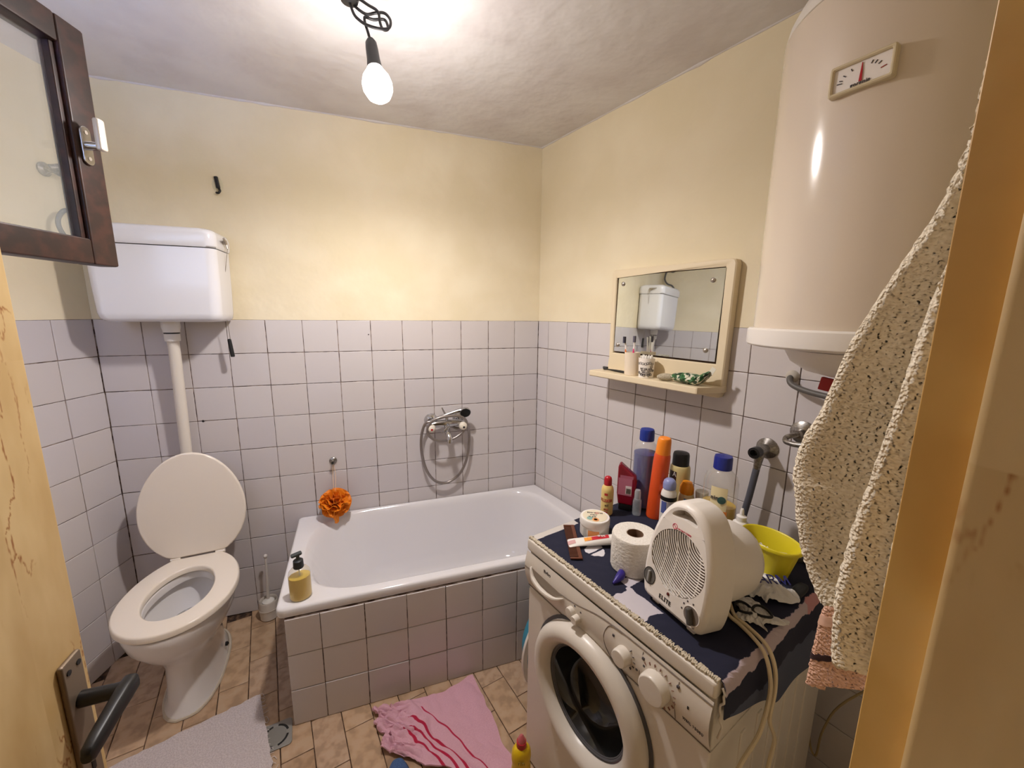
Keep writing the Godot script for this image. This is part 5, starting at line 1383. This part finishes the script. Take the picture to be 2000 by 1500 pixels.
	for l in [[0.022, 0.002], [0.056, 0.0], [0.0605, 0.004], [0.061, 0.05], [0.0605, 0.092], [0.058, 0.0975], [0.05, 0.0985], [0.024, 0.098], [0.0215, 0.095]]:
		var r := PackedVector3Array()
		for j in 48:
			var a := TAU * j / 48
			var k: float = 1.0 + (0.02 * nz.get_noise_2d(cos(a) * 2.0, sin(a) * 2.0) if l[0] > 0.04 else 0.0)
			r.append(Vector3(cos(a) * l[0] * k, l[1], -sin(a) * l[0] * k))
		rings.append(r)
	g.loft(rings, true, false, false)
	part("paper", g, textured(blotch(92, 0.06, [[0.3, C8(222, 216, 206)], [0.7, C8(234, 229, 220)]]), 0.95, 10.0, bump(93, 0.08, 128, 3.0), 0.6), t, 55.0)
	g = G.new(); g.lathe(V([0.0215, 0.001, 0.0215, 0.0965, 0.0203, 0.0965, 0.0203, 0.001]), 32, Transform3D(), 1, 1, false); part("core", g, pm(C8(120, 90, 66), 0.9), t)
	# purple razor cap
	var rz := thing("razor_cap", "small violet plastic razor cap by the toilet roll", "razor cap", rw(1.187, MT + 0.002, 0.660), RY + 2.0)
	g = G.new(); rings = []
	for k in 9:
		var q := k / 8.0; var w := 0.011 * sin(q * PI * 0.9 + 0.2); var h := 0.010 * sin(q * PI * 0.9 + 0.2) + 0.001
		var r := PackedVector3Array()
		for p in egg(w, h, 14): r.append(Vector3(lerp(-0.034, 0.034, q), max(0.0, h * 0.8 + p.y), p.x + 0.010 * sin(q * PI)))
		rings.append(r)
	g.loft(rings); part("clip", g, pm(C8(48, 36, 130), 0.35), rz, 60.0)
	# yellow basket with small things in it
	var bk := thing("yellow_basket", "small lime yellow oval plastic basket by the wall", "basket", rw(1.393, MT, 0.300), RY - 0.235)
	g = G.new(); rings = []
	for l in [[0.044, 0.032, 0.0], [0.049, 0.037, 0.004], [0.069, 0.050, 0.078], [0.072, 0.053, 0.086], [0.077, 0.057, 0.086], [0.078, 0.058, 0.092], [0.075, 0.055, 0.095], [0.069, 0.050, 0.092], [0.063, 0.045, 0.064], [0.045, 0.033, 0.005]]:
		var r := PackedVector3Array()
		for p in egg(l[0], l[1], 44): r.append(Vector3(p.x, l[2], -p.y))
		rings.append(r)
	g.loft(rings); part("basket", g, pm(C8(222, 206, 40), 0.4), bk, 55.0)
	var inb := thing("soap_packet", "crumpled white packet inside the yellow basket", "packet", rw(1.375, MT + 0.012, 0.300), RY)
	g = G.new(); var cn := noise(94, 2.0, 2)
	g.sheet(10, 10, func(u: float, v: float) -> Vector3: return Vector3((u - 0.5) * 0.06, 0.030 + 0.04 * (v - 0.2) + 0.012 * cn.get_noise_2d(u * 2, v * 2), (v - 0.5) * 0.03 + 0.02 * (u - 0.5)), 0.004); part("wrapper", g, pm(C8(222, 218, 204), 0.5), inb)
	inb = thing("label_packet", "small white packet with black print inside the yellow basket", "packet", rw(1.418, MT + 0.016, 0.305), RY + 0.6)
	g = G.new(); g.box(Vector3(0, 0.035, 0), Vector3(0.044, 0.034, 0.012), 0.004, Basis(Vector3.RIGHT, -0.7)); part("packet", g, pm(C8(216, 212, 200), 0.4), inb)
	for k in 2:
		g = G.new(); g.box(Vector3(-0.010 + k * 0.012, 0.041, 0.006), Vector3(0.008 if k else 0.004, 0.014, 0.004), 0.0, Basis(Vector3.RIGHT, -0.7)); part("print_patch", g, M.matt_black, inb)
	# crumpled plastic bags
	var film := see_through(C8(226, 224, 222), 0.86, 0.3)
	for k in 2:
		var bg := thing("plastic_bag", ["crumpled translucent bag with blue letters in front of the basket", "clear crumpled bag lying under the black hair ties"][k], "plastic bag", rw([1.425, 1.455][k], MT + 0.003, [0.398, 0.508][k]), RY + [0.0, 0.1][k])
		var bn := noise(95 + k, [2.1, 2.4][k], 2)
		var wx: float = [0.125, 0.105][k]; var wz: float = [0.125, 0.085][k]
		var bf := func(u: float, v: float) -> Vector3:
			var x: float = (u - 0.5) * wx * (0.8 + 0.35 * sin(v * 5.0 + k)); var z: float = (v - 0.5) * wz * (0.85 + 0.2 * sin(u * 6.0))
			var h: float = 0.003 + 0.016 * abs(bn.get_noise_2d(u * 1.4, v * 1.4)) * (1.3 if k == 0 else 0.8) + (0.020 * sin(u * PI) * sin(v * PI) if k == 0 else 0.006 * sin(u * PI) * sin(v * PI))
			return Vector3(x, h, z)
		g = G.new(); g.sheet(26, 26, bf, 0.001); part("film", g, film, bg, 25.0)
		if k == 0:
			var ink := pm(C8(40, 42, 110), 0.6)
			lettering("ARM", 0.026, ink, bg, Transform3D(Basis(Vector3.UP, 0.85) * Basis(Vector3.RIGHT, -1.35), Vector3(0.016, 0.034, -0.012)), 0.0, "lettering")
			lettering("N7", 0.018, ink, bg, Transform3D(Basis(Vector3.UP, 0.85) * Basis(Vector3.RIGHT, -1.35), Vector3(-0.012, 0.030, 0.030)), 0.0, "lettering")
	for k in 2:
		var ht := thing("hair_tie", ["black elastic hair tie lying next to the black pouch", "black elastic hair tie lying flat on the clear bag"][k], "hair tie", rw([1.436, 1.466][k], MT + 0.017, [0.520, 0.498][k]), RY, "hair ties on the clear bag")
		var pts := []
		for i in 20:
			var a := TAU * i / 20
			pts.append(Vector3(cos(a) * 0.019, 0.002 * sin(a * 2.0), sin(a) * 0.017))
		g = G.new(); g.tube(PackedVector3Array(pts), 0.0028, 8, true); part("band", g, M.matt_black, ht)
	var pouch := thing("black_pouch", "small soft black pouch at the cloth edge by the bags", "pouch", rw(1.478, MT + 0.001, 0.335), RY)
	g = G.new(); rings = []
	for l in [[0.012, 0.034, 0.0], [0.014, 0.042, 0.004], [0.013, 0.040, 0.010], [0.008, 0.025, 0.014]]:
		var r := PackedVector3Array()
		for p in egg(l[0], l[1], 20, 3.0): r.append(Vector3(p.x, l[2], -p.y))
		rings.append(r)
	g.loft(rings); part("pouch", g, M.matt_black, pouch, 60.0)

# ------------------------------------------------------------------ towels by the doorway
func terry(a: Color, b: Color, sd: int) -> StandardMaterial3D:
	var m := textured(blotch(sd, 0.10, [[0.25, a], [0.75, b]], 256, 2), 0.97, 6.5, bump(sd + 1, 0.12, 256, 8.0, 2), 1.2)
	m.roughness = 0.98
	return m

func build_towels():
	var hk := thing("wall_hook", "white wall hook holding the towels beside the door frame", "hook", Vector3(-0.42, 1.70, FZ))
	var g := G.new(); g.box(Vector3(0, 0, -0.004), Vector3(0.04, 0.06, 0.008), 0.002); part("plate", g, M.white_plastic, hk)
	g = G.new(); g.tube(smooth([Vector3(0, 0.0, -0.006), Vector3(0, -0.008, -0.03), Vector3(0, 0.0, -0.055), Vector3(0, 0.02, -0.06)], 4), 0.006, 8); part("peg", g, M.white_plastic, hk)
	# the two hanging flaps of the cream towel: their free edges, top to bottom, and a far edge by the frame
	var nz := noise(101, 60.0, 2)
	var cream := terry(C8(218, 204, 178), C8(240, 230, 210), 102)
	var edge := func(tab: Array, v: float) -> Vector3:
		var q: float = clampf(v, 0.0, 0.9999) * (tab.size() - 1); var i := int(q)
		var a: Vector3 = tab[max(i - 1, 0)]; var b: Vector3 = tab[i]; var c: Vector3 = tab[i + 1]; var d: Vector3 = tab[min(i + 2, tab.size() - 1)]
		return b.cubic_interpolate(c, a, d, q - i)
	var ta := [Vector3(-0.436, 1.700, 1.900), Vector3(-0.418, 1.664, 1.890), Vector3(-0.391, 1.631, 1.877), Vector3(-0.371, 1.588, 1.861), Vector3(-0.357, 1.528, 1.831), Vector3(-0.358, 1.460, 1.808), Vector3(-0.361, 1.390, 1.793), Vector3(-0.369, 1.348, 1.780), Vector3(-0.372, 1.305, 1.775), Vector3(-0.374, 1.280, 1.781), Vector3(-0.372, 1.223, 1.794), Vector3(-0.368, 1.182, 1.810), Vector3(-0.369, 1.155, 1.832)]
	var tb := [Vector3(-0.459, 1.640, 1.922), Vector3(-0.455, 1.574, 1.916), Vector3(-0.445, 1.513, 1.901), Vector3(-0.439, 1.428, 1.891), Vector3(-0.438, 1.350, 1.882), Vector3(-0.440, 1.300, 1.877), Vector3(-0.447, 1.239, 1.876), Vector3(-0.446, 1.204, 1.876), Vector3(-0.445, 1.169, 1.878), Vector3(-0.448, 1.146, 1.884)]
	var tp := [Vector3(-0.300, 1.330, 1.835), Vector3(-0.290, 1.230, 1.805), Vector3(-0.288, 1.182, 1.790), Vector3(-0.294, 1.128, 1.779), Vector3(-0.299, 1.082, 1.771), Vector3(-0.301, 1.037, 1.768), Vector3(-0.302, 1.000, 1.766), Vector3(-0.302, 0.950, 1.765)]
	var out := Vector3(-0.83, 0.0, -0.55)      # the side that looks into the room
	var t := thing("bath_towel", "thick cream terry towel hanging in folds beside the door frame", "towel", Vector3(-0.40, 1.70, 1.90))
	var flap := func(u: float, v: float, tab: Array, far: Vector3, amp: float, waves: float, ph: float) -> Vector3:
		var e: Vector3 = edge.call(tab, v)
		var p := e.lerp(Vector3(far.x, e.y + far.y * v, far.z), u)
		var k: float = smoothstep(0.05, 0.45, v)
		var back: float = -0.030 * pow(1.0 - clampf(u * 7.0, 0.0, 1.0), 2.0)
		return p + out * (amp * k * sin(u * waves + ph + 0.4 * sin(v * 5.0)) + back) + Vector3(0.4, -1.7, -1.9) + Vector3(1, 1, 1) * 0.0011 * nz.get_noise_2d(u * 1.3 + waves, v * 2.6)
	var g2 := G.new(); g2.sheet(56, 120, func(u: float, v: float) -> Vector3: return flap.call(u, v, ta, Vector3(-0.372, 0.03, 1.908), 0.026, 8.5, 0.6), 0.011); part("front_flap", g2, cream, t, 80.0)
	g2 = G.new(); g2.sheet(44, 120, func(u: float, v: float) -> Vector3: return flap.call(u, v, tb, Vector3(-0.447, 0.02, 1.935), 0.012, 9.0, 0.8), 0.010); part("rear_flap", g2, cream, t, 80.0)
	# peach towel below and behind
	var p := thing("hand_towel", "peach terry hand towel with a dark stripe hanging under the cream towel", "towel", Vector3(-0.40, 1.70, 1.90))
	var fp := func(u: float, v: float) -> Vector3: return flap.call(u, v, tp, Vector3(-0.276, 0.085, 1.868), 0.006, 7.0, 0.5)
	g2 = G.new(); g2.sheet(40, 90, fp, 0.007); part("fabric", g2, terry(C8(212, 164, 138), C8(230, 186, 160), 104), p, 80.0)
	g2 = G.new(); g2.sheet(40, 4, func(u: float, v: float) -> Vector3: return fp.call(u, lerp(0.838, 0.872, v)), 0.0092); part("woven_stripe", g2, pm(C8(48, 26, 30), 0.9), p)
	g2 = G.new(); g2.sheet(40, 4, func(u: float, v: float) -> Vector3: return fp.call(u, lerp(0.60, 0.65, v)), 0.0085); part("woven_stripe", g2, pm(C8(220, 180, 158), 0.8), p)

# ------------------------------------------------------------------ things on the floor
func build_floor_things():
	var g: G
	# pale mat in front of the toilet
	var t := thing("floor_mat", "pale greyish pink cotton mat on the floor before the toilet", "mat", Vector3(-1.384, 0.002, 0.528), 0.0)
	var nz := noise(111, 6.0, 3)
	var ex := Vector3(-0.949, 0, 0.315); var ez := Vector3(0.33, 0, 0.944)
	g = G.new(); g.sheet(40, 36, func(u: float, v: float) -> Vector3:
		var h: float = 0.004 + 0.004 * abs(nz.get_noise_2d(u, v)) + 0.004 * exp(-pow((u - 0.03) * 30.0, 2.0))
		return ex * (u * 0.62 + 0.006 * nz.get_noise_1d(v * 3.0)) + ez * (v * 0.48 + 0.006 * nz.get_noise_1d(u * 3.0 + 9.0)) + Vector3(0, h, 0), 0.004)
	part("fabric", g, textured(blotch(112, 0.08, [[0.3, C8(196, 184, 184)], [0.7, C8(214, 203, 203)]]), 0.96, 7.0, bump(113, 0.12, 256, 5.0, 2), 0.8), t, 70.0)
	g = G.new()
	for k in 26:
		var q := ex * 0.0 + ez * (k / 25.0 * 0.48)
		g.tube(smooth([q + Vector3(0, 0.004, 0), q + Vector3(0.008, 0.003, rng.randf_range(-0.006, 0.006)), q + Vector3(rng.randf_range(0.010, 0.018), 0.001, rng.randf_range(-0.012, 0.012))], 3), 0.0009, 5)
	var fr := part("fringe", g, pm(C8(216, 206, 204), 0.95), t); fr.set_meta("kind", "stuff")
	# floor drain
	t = thing("floor_drain", "square grey floor drain grate by the bathtub corner", "drain", Vector3(-1.292, 0.0, 0.722), 0.16)
	g = G.new(); g.extrude(G.rrect(0.105, 0.105, 0.012, 3), 0.0, 0.004, 0.001, Transform3D(Basis(Vector3.RIGHT, -PI / 2), Vector3(0, 0.0005, 0))); part("plate", g, pm(C8(150, 148, 142), 0.4, 0.4), t)
	g = G.new(); g.lathe([Vector2(0.034, 0.0052), Vector2(0.033, 0.006), Vector2(0.001, 0.006)], 32, Transform3D(), 1, 1, false); part("grate_disc", g, pm(C8(140, 138, 132), 0.4, 0.4), t)
	for k in 4:
		g = G.new(); g.band(0.043, 0.0045, 0.0062, k * 90 + 12, k * 90 + 78, 8)
		var a := PackedVector3Array()
		var sl := G.new()
		var o2 := PackedVector2Array()
		for i in 9: o2.append(Vector2.from_angle(deg_to_rad(k * 90 + 12 + i * 8.25)) * 0.043)
		for i in range(8, -1, -1): o2.append(Vector2.from_angle(deg_to_rad(k * 90 + 12 + i * 8.25)) * 0.036)
		sl.extrude(o2, 0.0040, 0.0050, 0.0, Transform3D(Basis(Vector3.RIGHT, -PI / 2), Vector3.ZERO))
		part("slot", sl, M.matt_black, t)
	# pink towel crumpled on the floor
	t = thing("floor_towel", "crumpled pink towel with crimson stripes on the floor by the bathtub", "towel", Vector3(-0.72, 0.0, 0.90))
	var pn := noise(114, 2.2, 2); var pn2 := noise(115, 5.0, 2)
	var pf := func(u: float, v: float) -> Vector3:
		var a := Vector2(-0.955, 0.735).lerp(Vector2(-0.572, 0.715), u); var b := Vector2(-0.930, 0.905).lerp(Vector2(-0.50, 1.17), u)
		var q := a.lerp(b, v)
		var left: float = 1.0 - smoothstep(0.05, 0.45, u)
		q.x += 0.012 * pn.get_noise_2d(u * 1.2, v * 1.2) + 0.02 * left * pn2.get_noise_2d(u, v)
		q.y += 0.018 * pn.get_noise_2d(u * 1.2 + 7.0, v * 1.2) - 0.055 * sin(u * PI) * (1.0 - v) * -0.6
		if v < 0.5: q.y = max(q.y, 0.716)
		var h: float = 0.007 + 0.012 * abs(pn.get_noise_2d(u * 1.6, v * 1.2)) + 0.034 * left * abs(pn2.get_noise_2d(u * 1.4, v * 1.4)) + 0.016 * exp(-pow((u - 0.32 - v * 0.1) * 14.0, 2.0)) * (1.0 - v)
		return Vector3(q.x + 0.72, h, q.y - 0.90)
	g = G.new(); g.sheet(64, 56, pf, 0.005)
	var img := Image.create(256, 256, false, Image.FORMAT_RGB8)
	var sn := noise(116, 0.3, 2)
	for y in 256:
		for x in 256:
			var c := C8(206, 156, 172).lerp(C8(220, 174, 188), sn.get_noise_2d(x, y) * 0.5 + 0.5)
			var v := y / 255.0
			var cc := x / 255.0 - 0.5 * v
			for k in [[0.35, 0.008, 0.12], [0.16, 0.017, 0.28], [0.055, 0.016, 0.40], [-0.05, 0.015, 0.50], [0.60, 0.012, 0.80]]:
				if abs(cc - k[0]) < k[1] and v > k[2]: c = C8(172, 24, 60)
			img.set_pixel(x, y, c)
	var tm := pm(Color.WHITE, 0.96); tm.albedo_texture = img_tex(img)
	part("fabric", g, tm, t, 70.0)
	# yellow squeeze bottle with red cap
	t = thing("cleaner_bottle", "yellow squeeze bottle with a red nozzle cap on the floor", "bottle", Vector3(-0.515, 0.0, 1.150))
	turned("body", [0.001, 0.0, 0.028, 0.0, 0.031, 0.004, 0.031, 0.09, 0.027, 0.10, 0.030, 0.112, 0.032, 0.13, 0.030, 0.152, 0.022, 0.164, 0.014, 0.168, 0.001, 0.168], pm(C8(232, 196, 26), 0.35), t, 1.0, 0.8, 28, 55.0)
	turned("collar", [0.015, 0.166, 0.016, 0.168, 0.015, 0.184, 0.001, 0.184], M.red, t)
	turned("nozzle", [0.012, 0.183, 0.011, 0.194, 0.006, 0.204, 0.003, 0.208, 0.001, 0.208], see_through(C8(224, 120, 130), 0.75, 0.2), t)
	lettering("rin", 0.012, pm(C8(120, 110, 30), 0.6), t, at_angle(-20, 0.030, 0.135), 0.031)
	# blue slipper tip
	t = thing("slipper", "blue cloth slipper on the floor next to the pink towel", "slipper", Vector3(-0.885, 0.0, 0.945), 0.0)
	g = G.new(); var rings := []
	for l in [[0.0, 1.0], [0.012, 1.0], [0.016, 0.97]]:
		var r := PackedVector3Array()
		for p in egg(0.046, 0.125, 32, 2.4): r.append(Vector3(p.x * l[1], l[0], 0.128 - p.y * l[1]))
		rings.append(r)
	g.loft(rings); part("sole", g, pm(C8(40, 52, 80), 0.8), t)
	g = G.new(); g.sheet(20, 16, func(u: float, v: float) -> Vector3:
		var z: float = lerp(0.012, 0.125, v); var w: float = 0.044 * sqrt(clampf(1.0 - pow((z - 0.128) / 0.125, 2.0), 0.02, 1.0))
		return Vector3((u - 0.5) * 2.0 * w, 0.016 + (0.012 + 0.035 * v) * sqrt(max(0.0, 1.0 - pow((u - 0.5) * 2.0, 2.0))), z), 0.004)
	part("upper", g, textured(blotch(117, 0.08, [[0.3, C8(58, 84, 128)], [0.7, C8(76, 104, 150)]]), 0.95, 8.0), t, 60.0)
	# toilet brush in its holder
	t = thing("toilet_brush", "white toilet brush standing in its round holder by the bathtub end", "toilet brush", Vector3(-1.448, 0.0, 0.064))
	var wp := pm(C8(224, 216, 206), 0.45)
	turned("holder", [0.001, 0.001, 0.036, 0.001, 0.040, 0.004, 0.042, 0.05, 0.044, 0.053, 0.042, 0.056, 0.041, 0.09, 0.038, 0.096, 0.036, 0.09, 0.035, 0.006, 0.001, 0.005], wp, t)
	g = G.new(); g.lathe(V([0.001, 0.03, 0.022, 0.034, 0.03, 0.06, 0.026, 0.088, 0.008, 0.10, 0.001, 0.10]), 18); part("bristle_head", g, pm(C8(226, 222, 214), 0.95), t)
	g = G.new(); g.tube(PackedVector3Array([Vector3(0, 0.09, 0), Vector3(0.004, 0.20, -0.004), Vector3(0.006, 0.318, -0.008)]), [0.007, 0.006, 0.005], 10); g.lathe(V([0.001, -0.01, 0.007, -0.007, 0.009, 0.0, 0.007, 0.007, 0.001, 0.01]), 14, Transform3D(Basis(), Vector3(0.006, 0.324, -0.008))); part("handle", g, wp, t, 60.0)
	# basin standing on edge between bathtub and machine
	t = thing("wash_basin", "round plastic basin with white rim and blue inside behind the machine", "basin", rw(0.745, 0.0, 0.435), RY)
	var xb := Transform3D(Basis(Vector3.FORWARD, PI / 2), Vector3(0.04, 0.2235, 0))
	g = G.new(); g.lathe([Vector2(0.216, 0.0), Vector2(0.223, -0.002), Vector2(0.223, -0.012), Vector2(0.212, -0.012), Vector2(0.206, -0.008), Vector2(0.204, 0.0), Vector2(0.216, 0.0)], 48, xb, 1, 1, false); part("rim", g, pm(C8(220, 214, 204), 0.4), t)
	g = G.new(); g.lathe([Vector2(0.206, -0.004), Vector2(0.195, -0.04), Vector2(0.175, -0.075), Vector2(0.001, -0.08)], 48, xb, 1, 1, false); part("bowl", g, pm(C8(52, 140, 170), 0.4), t)
	# soap dispenser on the bathtub rim
	t = thing("soap_dispenser", "clear pump bottle of yellow liquid soap on the bathtub rim", "dispenser", Vector3(-1.186, 0.478, 0.642), 0.3)
	turned("bottle", [0.001, 0.001, 0.034, 0.001, 0.0365, 0.005, 0.0365, 0.094, 0.034, 0.106, 0.026, 0.116, 0.015, 0.120, 0.015, 0.124], see_through(C8(230, 224, 200), 0.22, 0.08), t, 1.0, 0.85)
	g = G.new(); g.lathe(V([0.001, 0.003, 0.033, 0.003, 0.0352, 0.007, 0.0352, 0.086, 0.001, 0.086]), 28, Transform3D(), 1.0, 0.85); part("liquid", g, pm(C8(232, 196, 66), 0.3), t)
	turned("collar", [0.0165, 0.119, 0.0175, 0.121, 0.0165, 0.146, 0.012, 0.150, 0.001, 0.150], pm(C8(34, 38, 40), 0.45), t)
	g = G.new(); g.tube(PackedVector3Array([Vector3(0, 0.148, 0), Vector3(0, 0.166, 0)]), 0.006, 10); g.box(Vector3(-0.004, 0.170, 0.0), Vector3(0.036, 0.011, 0.018), 0.004, Basis(Vector3.BACK, 0.12)); part("pump_head", g, pm(C8(62, 66, 66), 0.45), t, 50.0)
	g = G.new(); g.tube(PackedVector3Array([Vector3(0, 0.12, 0), Vector3(0.004, 0.02, 0)]), 0.0025, 8); part("dip_tube", g, see_through(C8(220, 220, 210), 0.6), t)

# ------------------------------------------------------------------ things on the walls
func build_wall_things():
	var g: G
	# knob hook and loofah
	var t := thing("towel_hook", "small chrome knob hook on the tiles above the bathtub", "hook", Vector3(-1.116, 0.757, 0.0))
	g = G.new(); g.lathe([Vector2(0.018, 0.0), Vector2(0.018, 0.004), Vector2(0.014, 0.008), Vector2(0.008, 0.010), Vector2(0.008, 0.028), Vector2(0.012, 0.032), Vector2(0.010, 0.037), Vector2(0.001, 0.038)], 22, Transform3D(Basis(Vector3.RIGHT, PI / 2), Vector3.ZERO)); part("knob", g, M.old_chrome, t)
	g = G.new(); g.lathe([Vector2(0.006, 0.0), Vector2(0.005, 0.001), Vector2(0.001, 0.001)], 12, Transform3D(Basis(Vector3.RIGHT, PI / 2), Vector3(0, 0, 0.0378))); part("screw_hole", g, M.black, t)
	t = thing("bath_puff", "bright orange mesh bath puff hanging from the knob hook", "bath puff", Vector3(-1.112, 0.565, 0.082))
	g = G.new()
	for x in [-0.006, 0.006]: g.tube(smooth([Vector3(-0.003 + x * 0.3, 0.182, -0.053), Vector3(x, 0.13, -0.045), Vector3(x * 0.6, 0.06, -0.01)], 4), 0.0012, 5)
	part("loop", g, pm(C8(224, 190, 150), 0.7), t)
	var om := pm(C8(242, 140, 20), 0.6); om.backlight_enabled = true; om.backlight = Color(0.35, 0.16, 0.02)
	var ruffle := noise(121, 3.0, 3)
	g = G.new()
	for k in 46:
		var dirn := Vector3(rng.randfn(), rng.randfn(), rng.randfn()).normalized()
		var sidev := dirn.cross(Vector3(rng.randfn(), rng.randfn(), rng.randfn())).normalized()
		var ph := rng.randf() * TAU; var kk := k
		var rf := func(u: float, v: float) -> Vector3:
			var a: float = (u - 0.5) * 2.6
			var r: float = 0.020 + (0.038 + 0.018 * sin(ph * 3.0)) * v
			var q: Vector3 = dirn.rotated(dirn.cross(sidev).normalized(), a)
			var wob: float = 0.010 * v * sin(u * 24.0 + ph) + 0.008 * v * sin(u * 9.0 + kk)
			var p: Vector3 = q * r + dirn.cross(sidev) * wob
			p.y *= 0.95
			return p
		g.sheet(22, 4, rf, 0.0007)
	part("mesh_ruffle", g, om, t, 60.0)
	g = G.new(); g.tube(smooth([Vector3(0.0, -0.05, 0.03), Vector3(0.006, -0.08, 0.036), Vector3(-0.004, -0.092, 0.03)], 4), [0.016, 0.015, 0.013, 0.011, 0.010, 0.009, 0.007, 0.005, 0.003], 8); part("tail", g, om, t)
	# broken black bracket on the painted wall
	t = thing("wall_bracket", "broken black plastic bracket on the yellow wall above the cistern", "bracket", Vector3(-1.484, 2.025, -0.002))
	g = G.new(); g.box(Vector3(0.0, 0.008, 0.006), Vector3(0.014, 0.048, 0.012), 0.003, Basis(Vector3.BACK, 0.12)); part("stub", g, M.black, t)
	g = G.new(); g.tube(smooth([Vector3(0.004, -0.014, 0.010), Vector3(0.010, -0.026, 0.016), Vector3(0.004, -0.036, 0.018), Vector3(-0.004, -0.034, 0.014)], 4), 0.0045, 8); part("hook", g, M.black, t)
	g = G.new(); g.lathe([Vector2(0.030, 0.0), Vector2(0.024, 0.0025), Vector2(0.001, 0.003)], 14, Transform3D(Basis(Vector3.RIGHT, PI / 2), Vector3(0.0, 0.0, 0.0)), 0.75, 1.2); part("filler_patch", g, pm(C8(214, 206, 176), 0.95), t)
	# rawl plugs and drill holes on the tiles
	for p in [Vector3(-1.642, 1.006, 0.0), Vector3(-0.915, 1.392, 0.0)]:
		var h := thing("wall_plug", ["small dark wall plug in a tile joint beside the flush pipe", "tiny dark screw hole in the top tile row"][0 if p.x < -1.2 else 1], "wall plug", p)
		g = G.new(); g.lathe([Vector2(0.0055 if p.x < -1.2 else 0.003, 0.0), Vector2(0.004 if p.x < -1.2 else 0.002, 0.0015), Vector2(0.001, 0.001)], 12, Transform3D(Basis(Vector3.RIGHT, PI / 2), Vector3.ZERO)); part("plug", g, M.black, h)
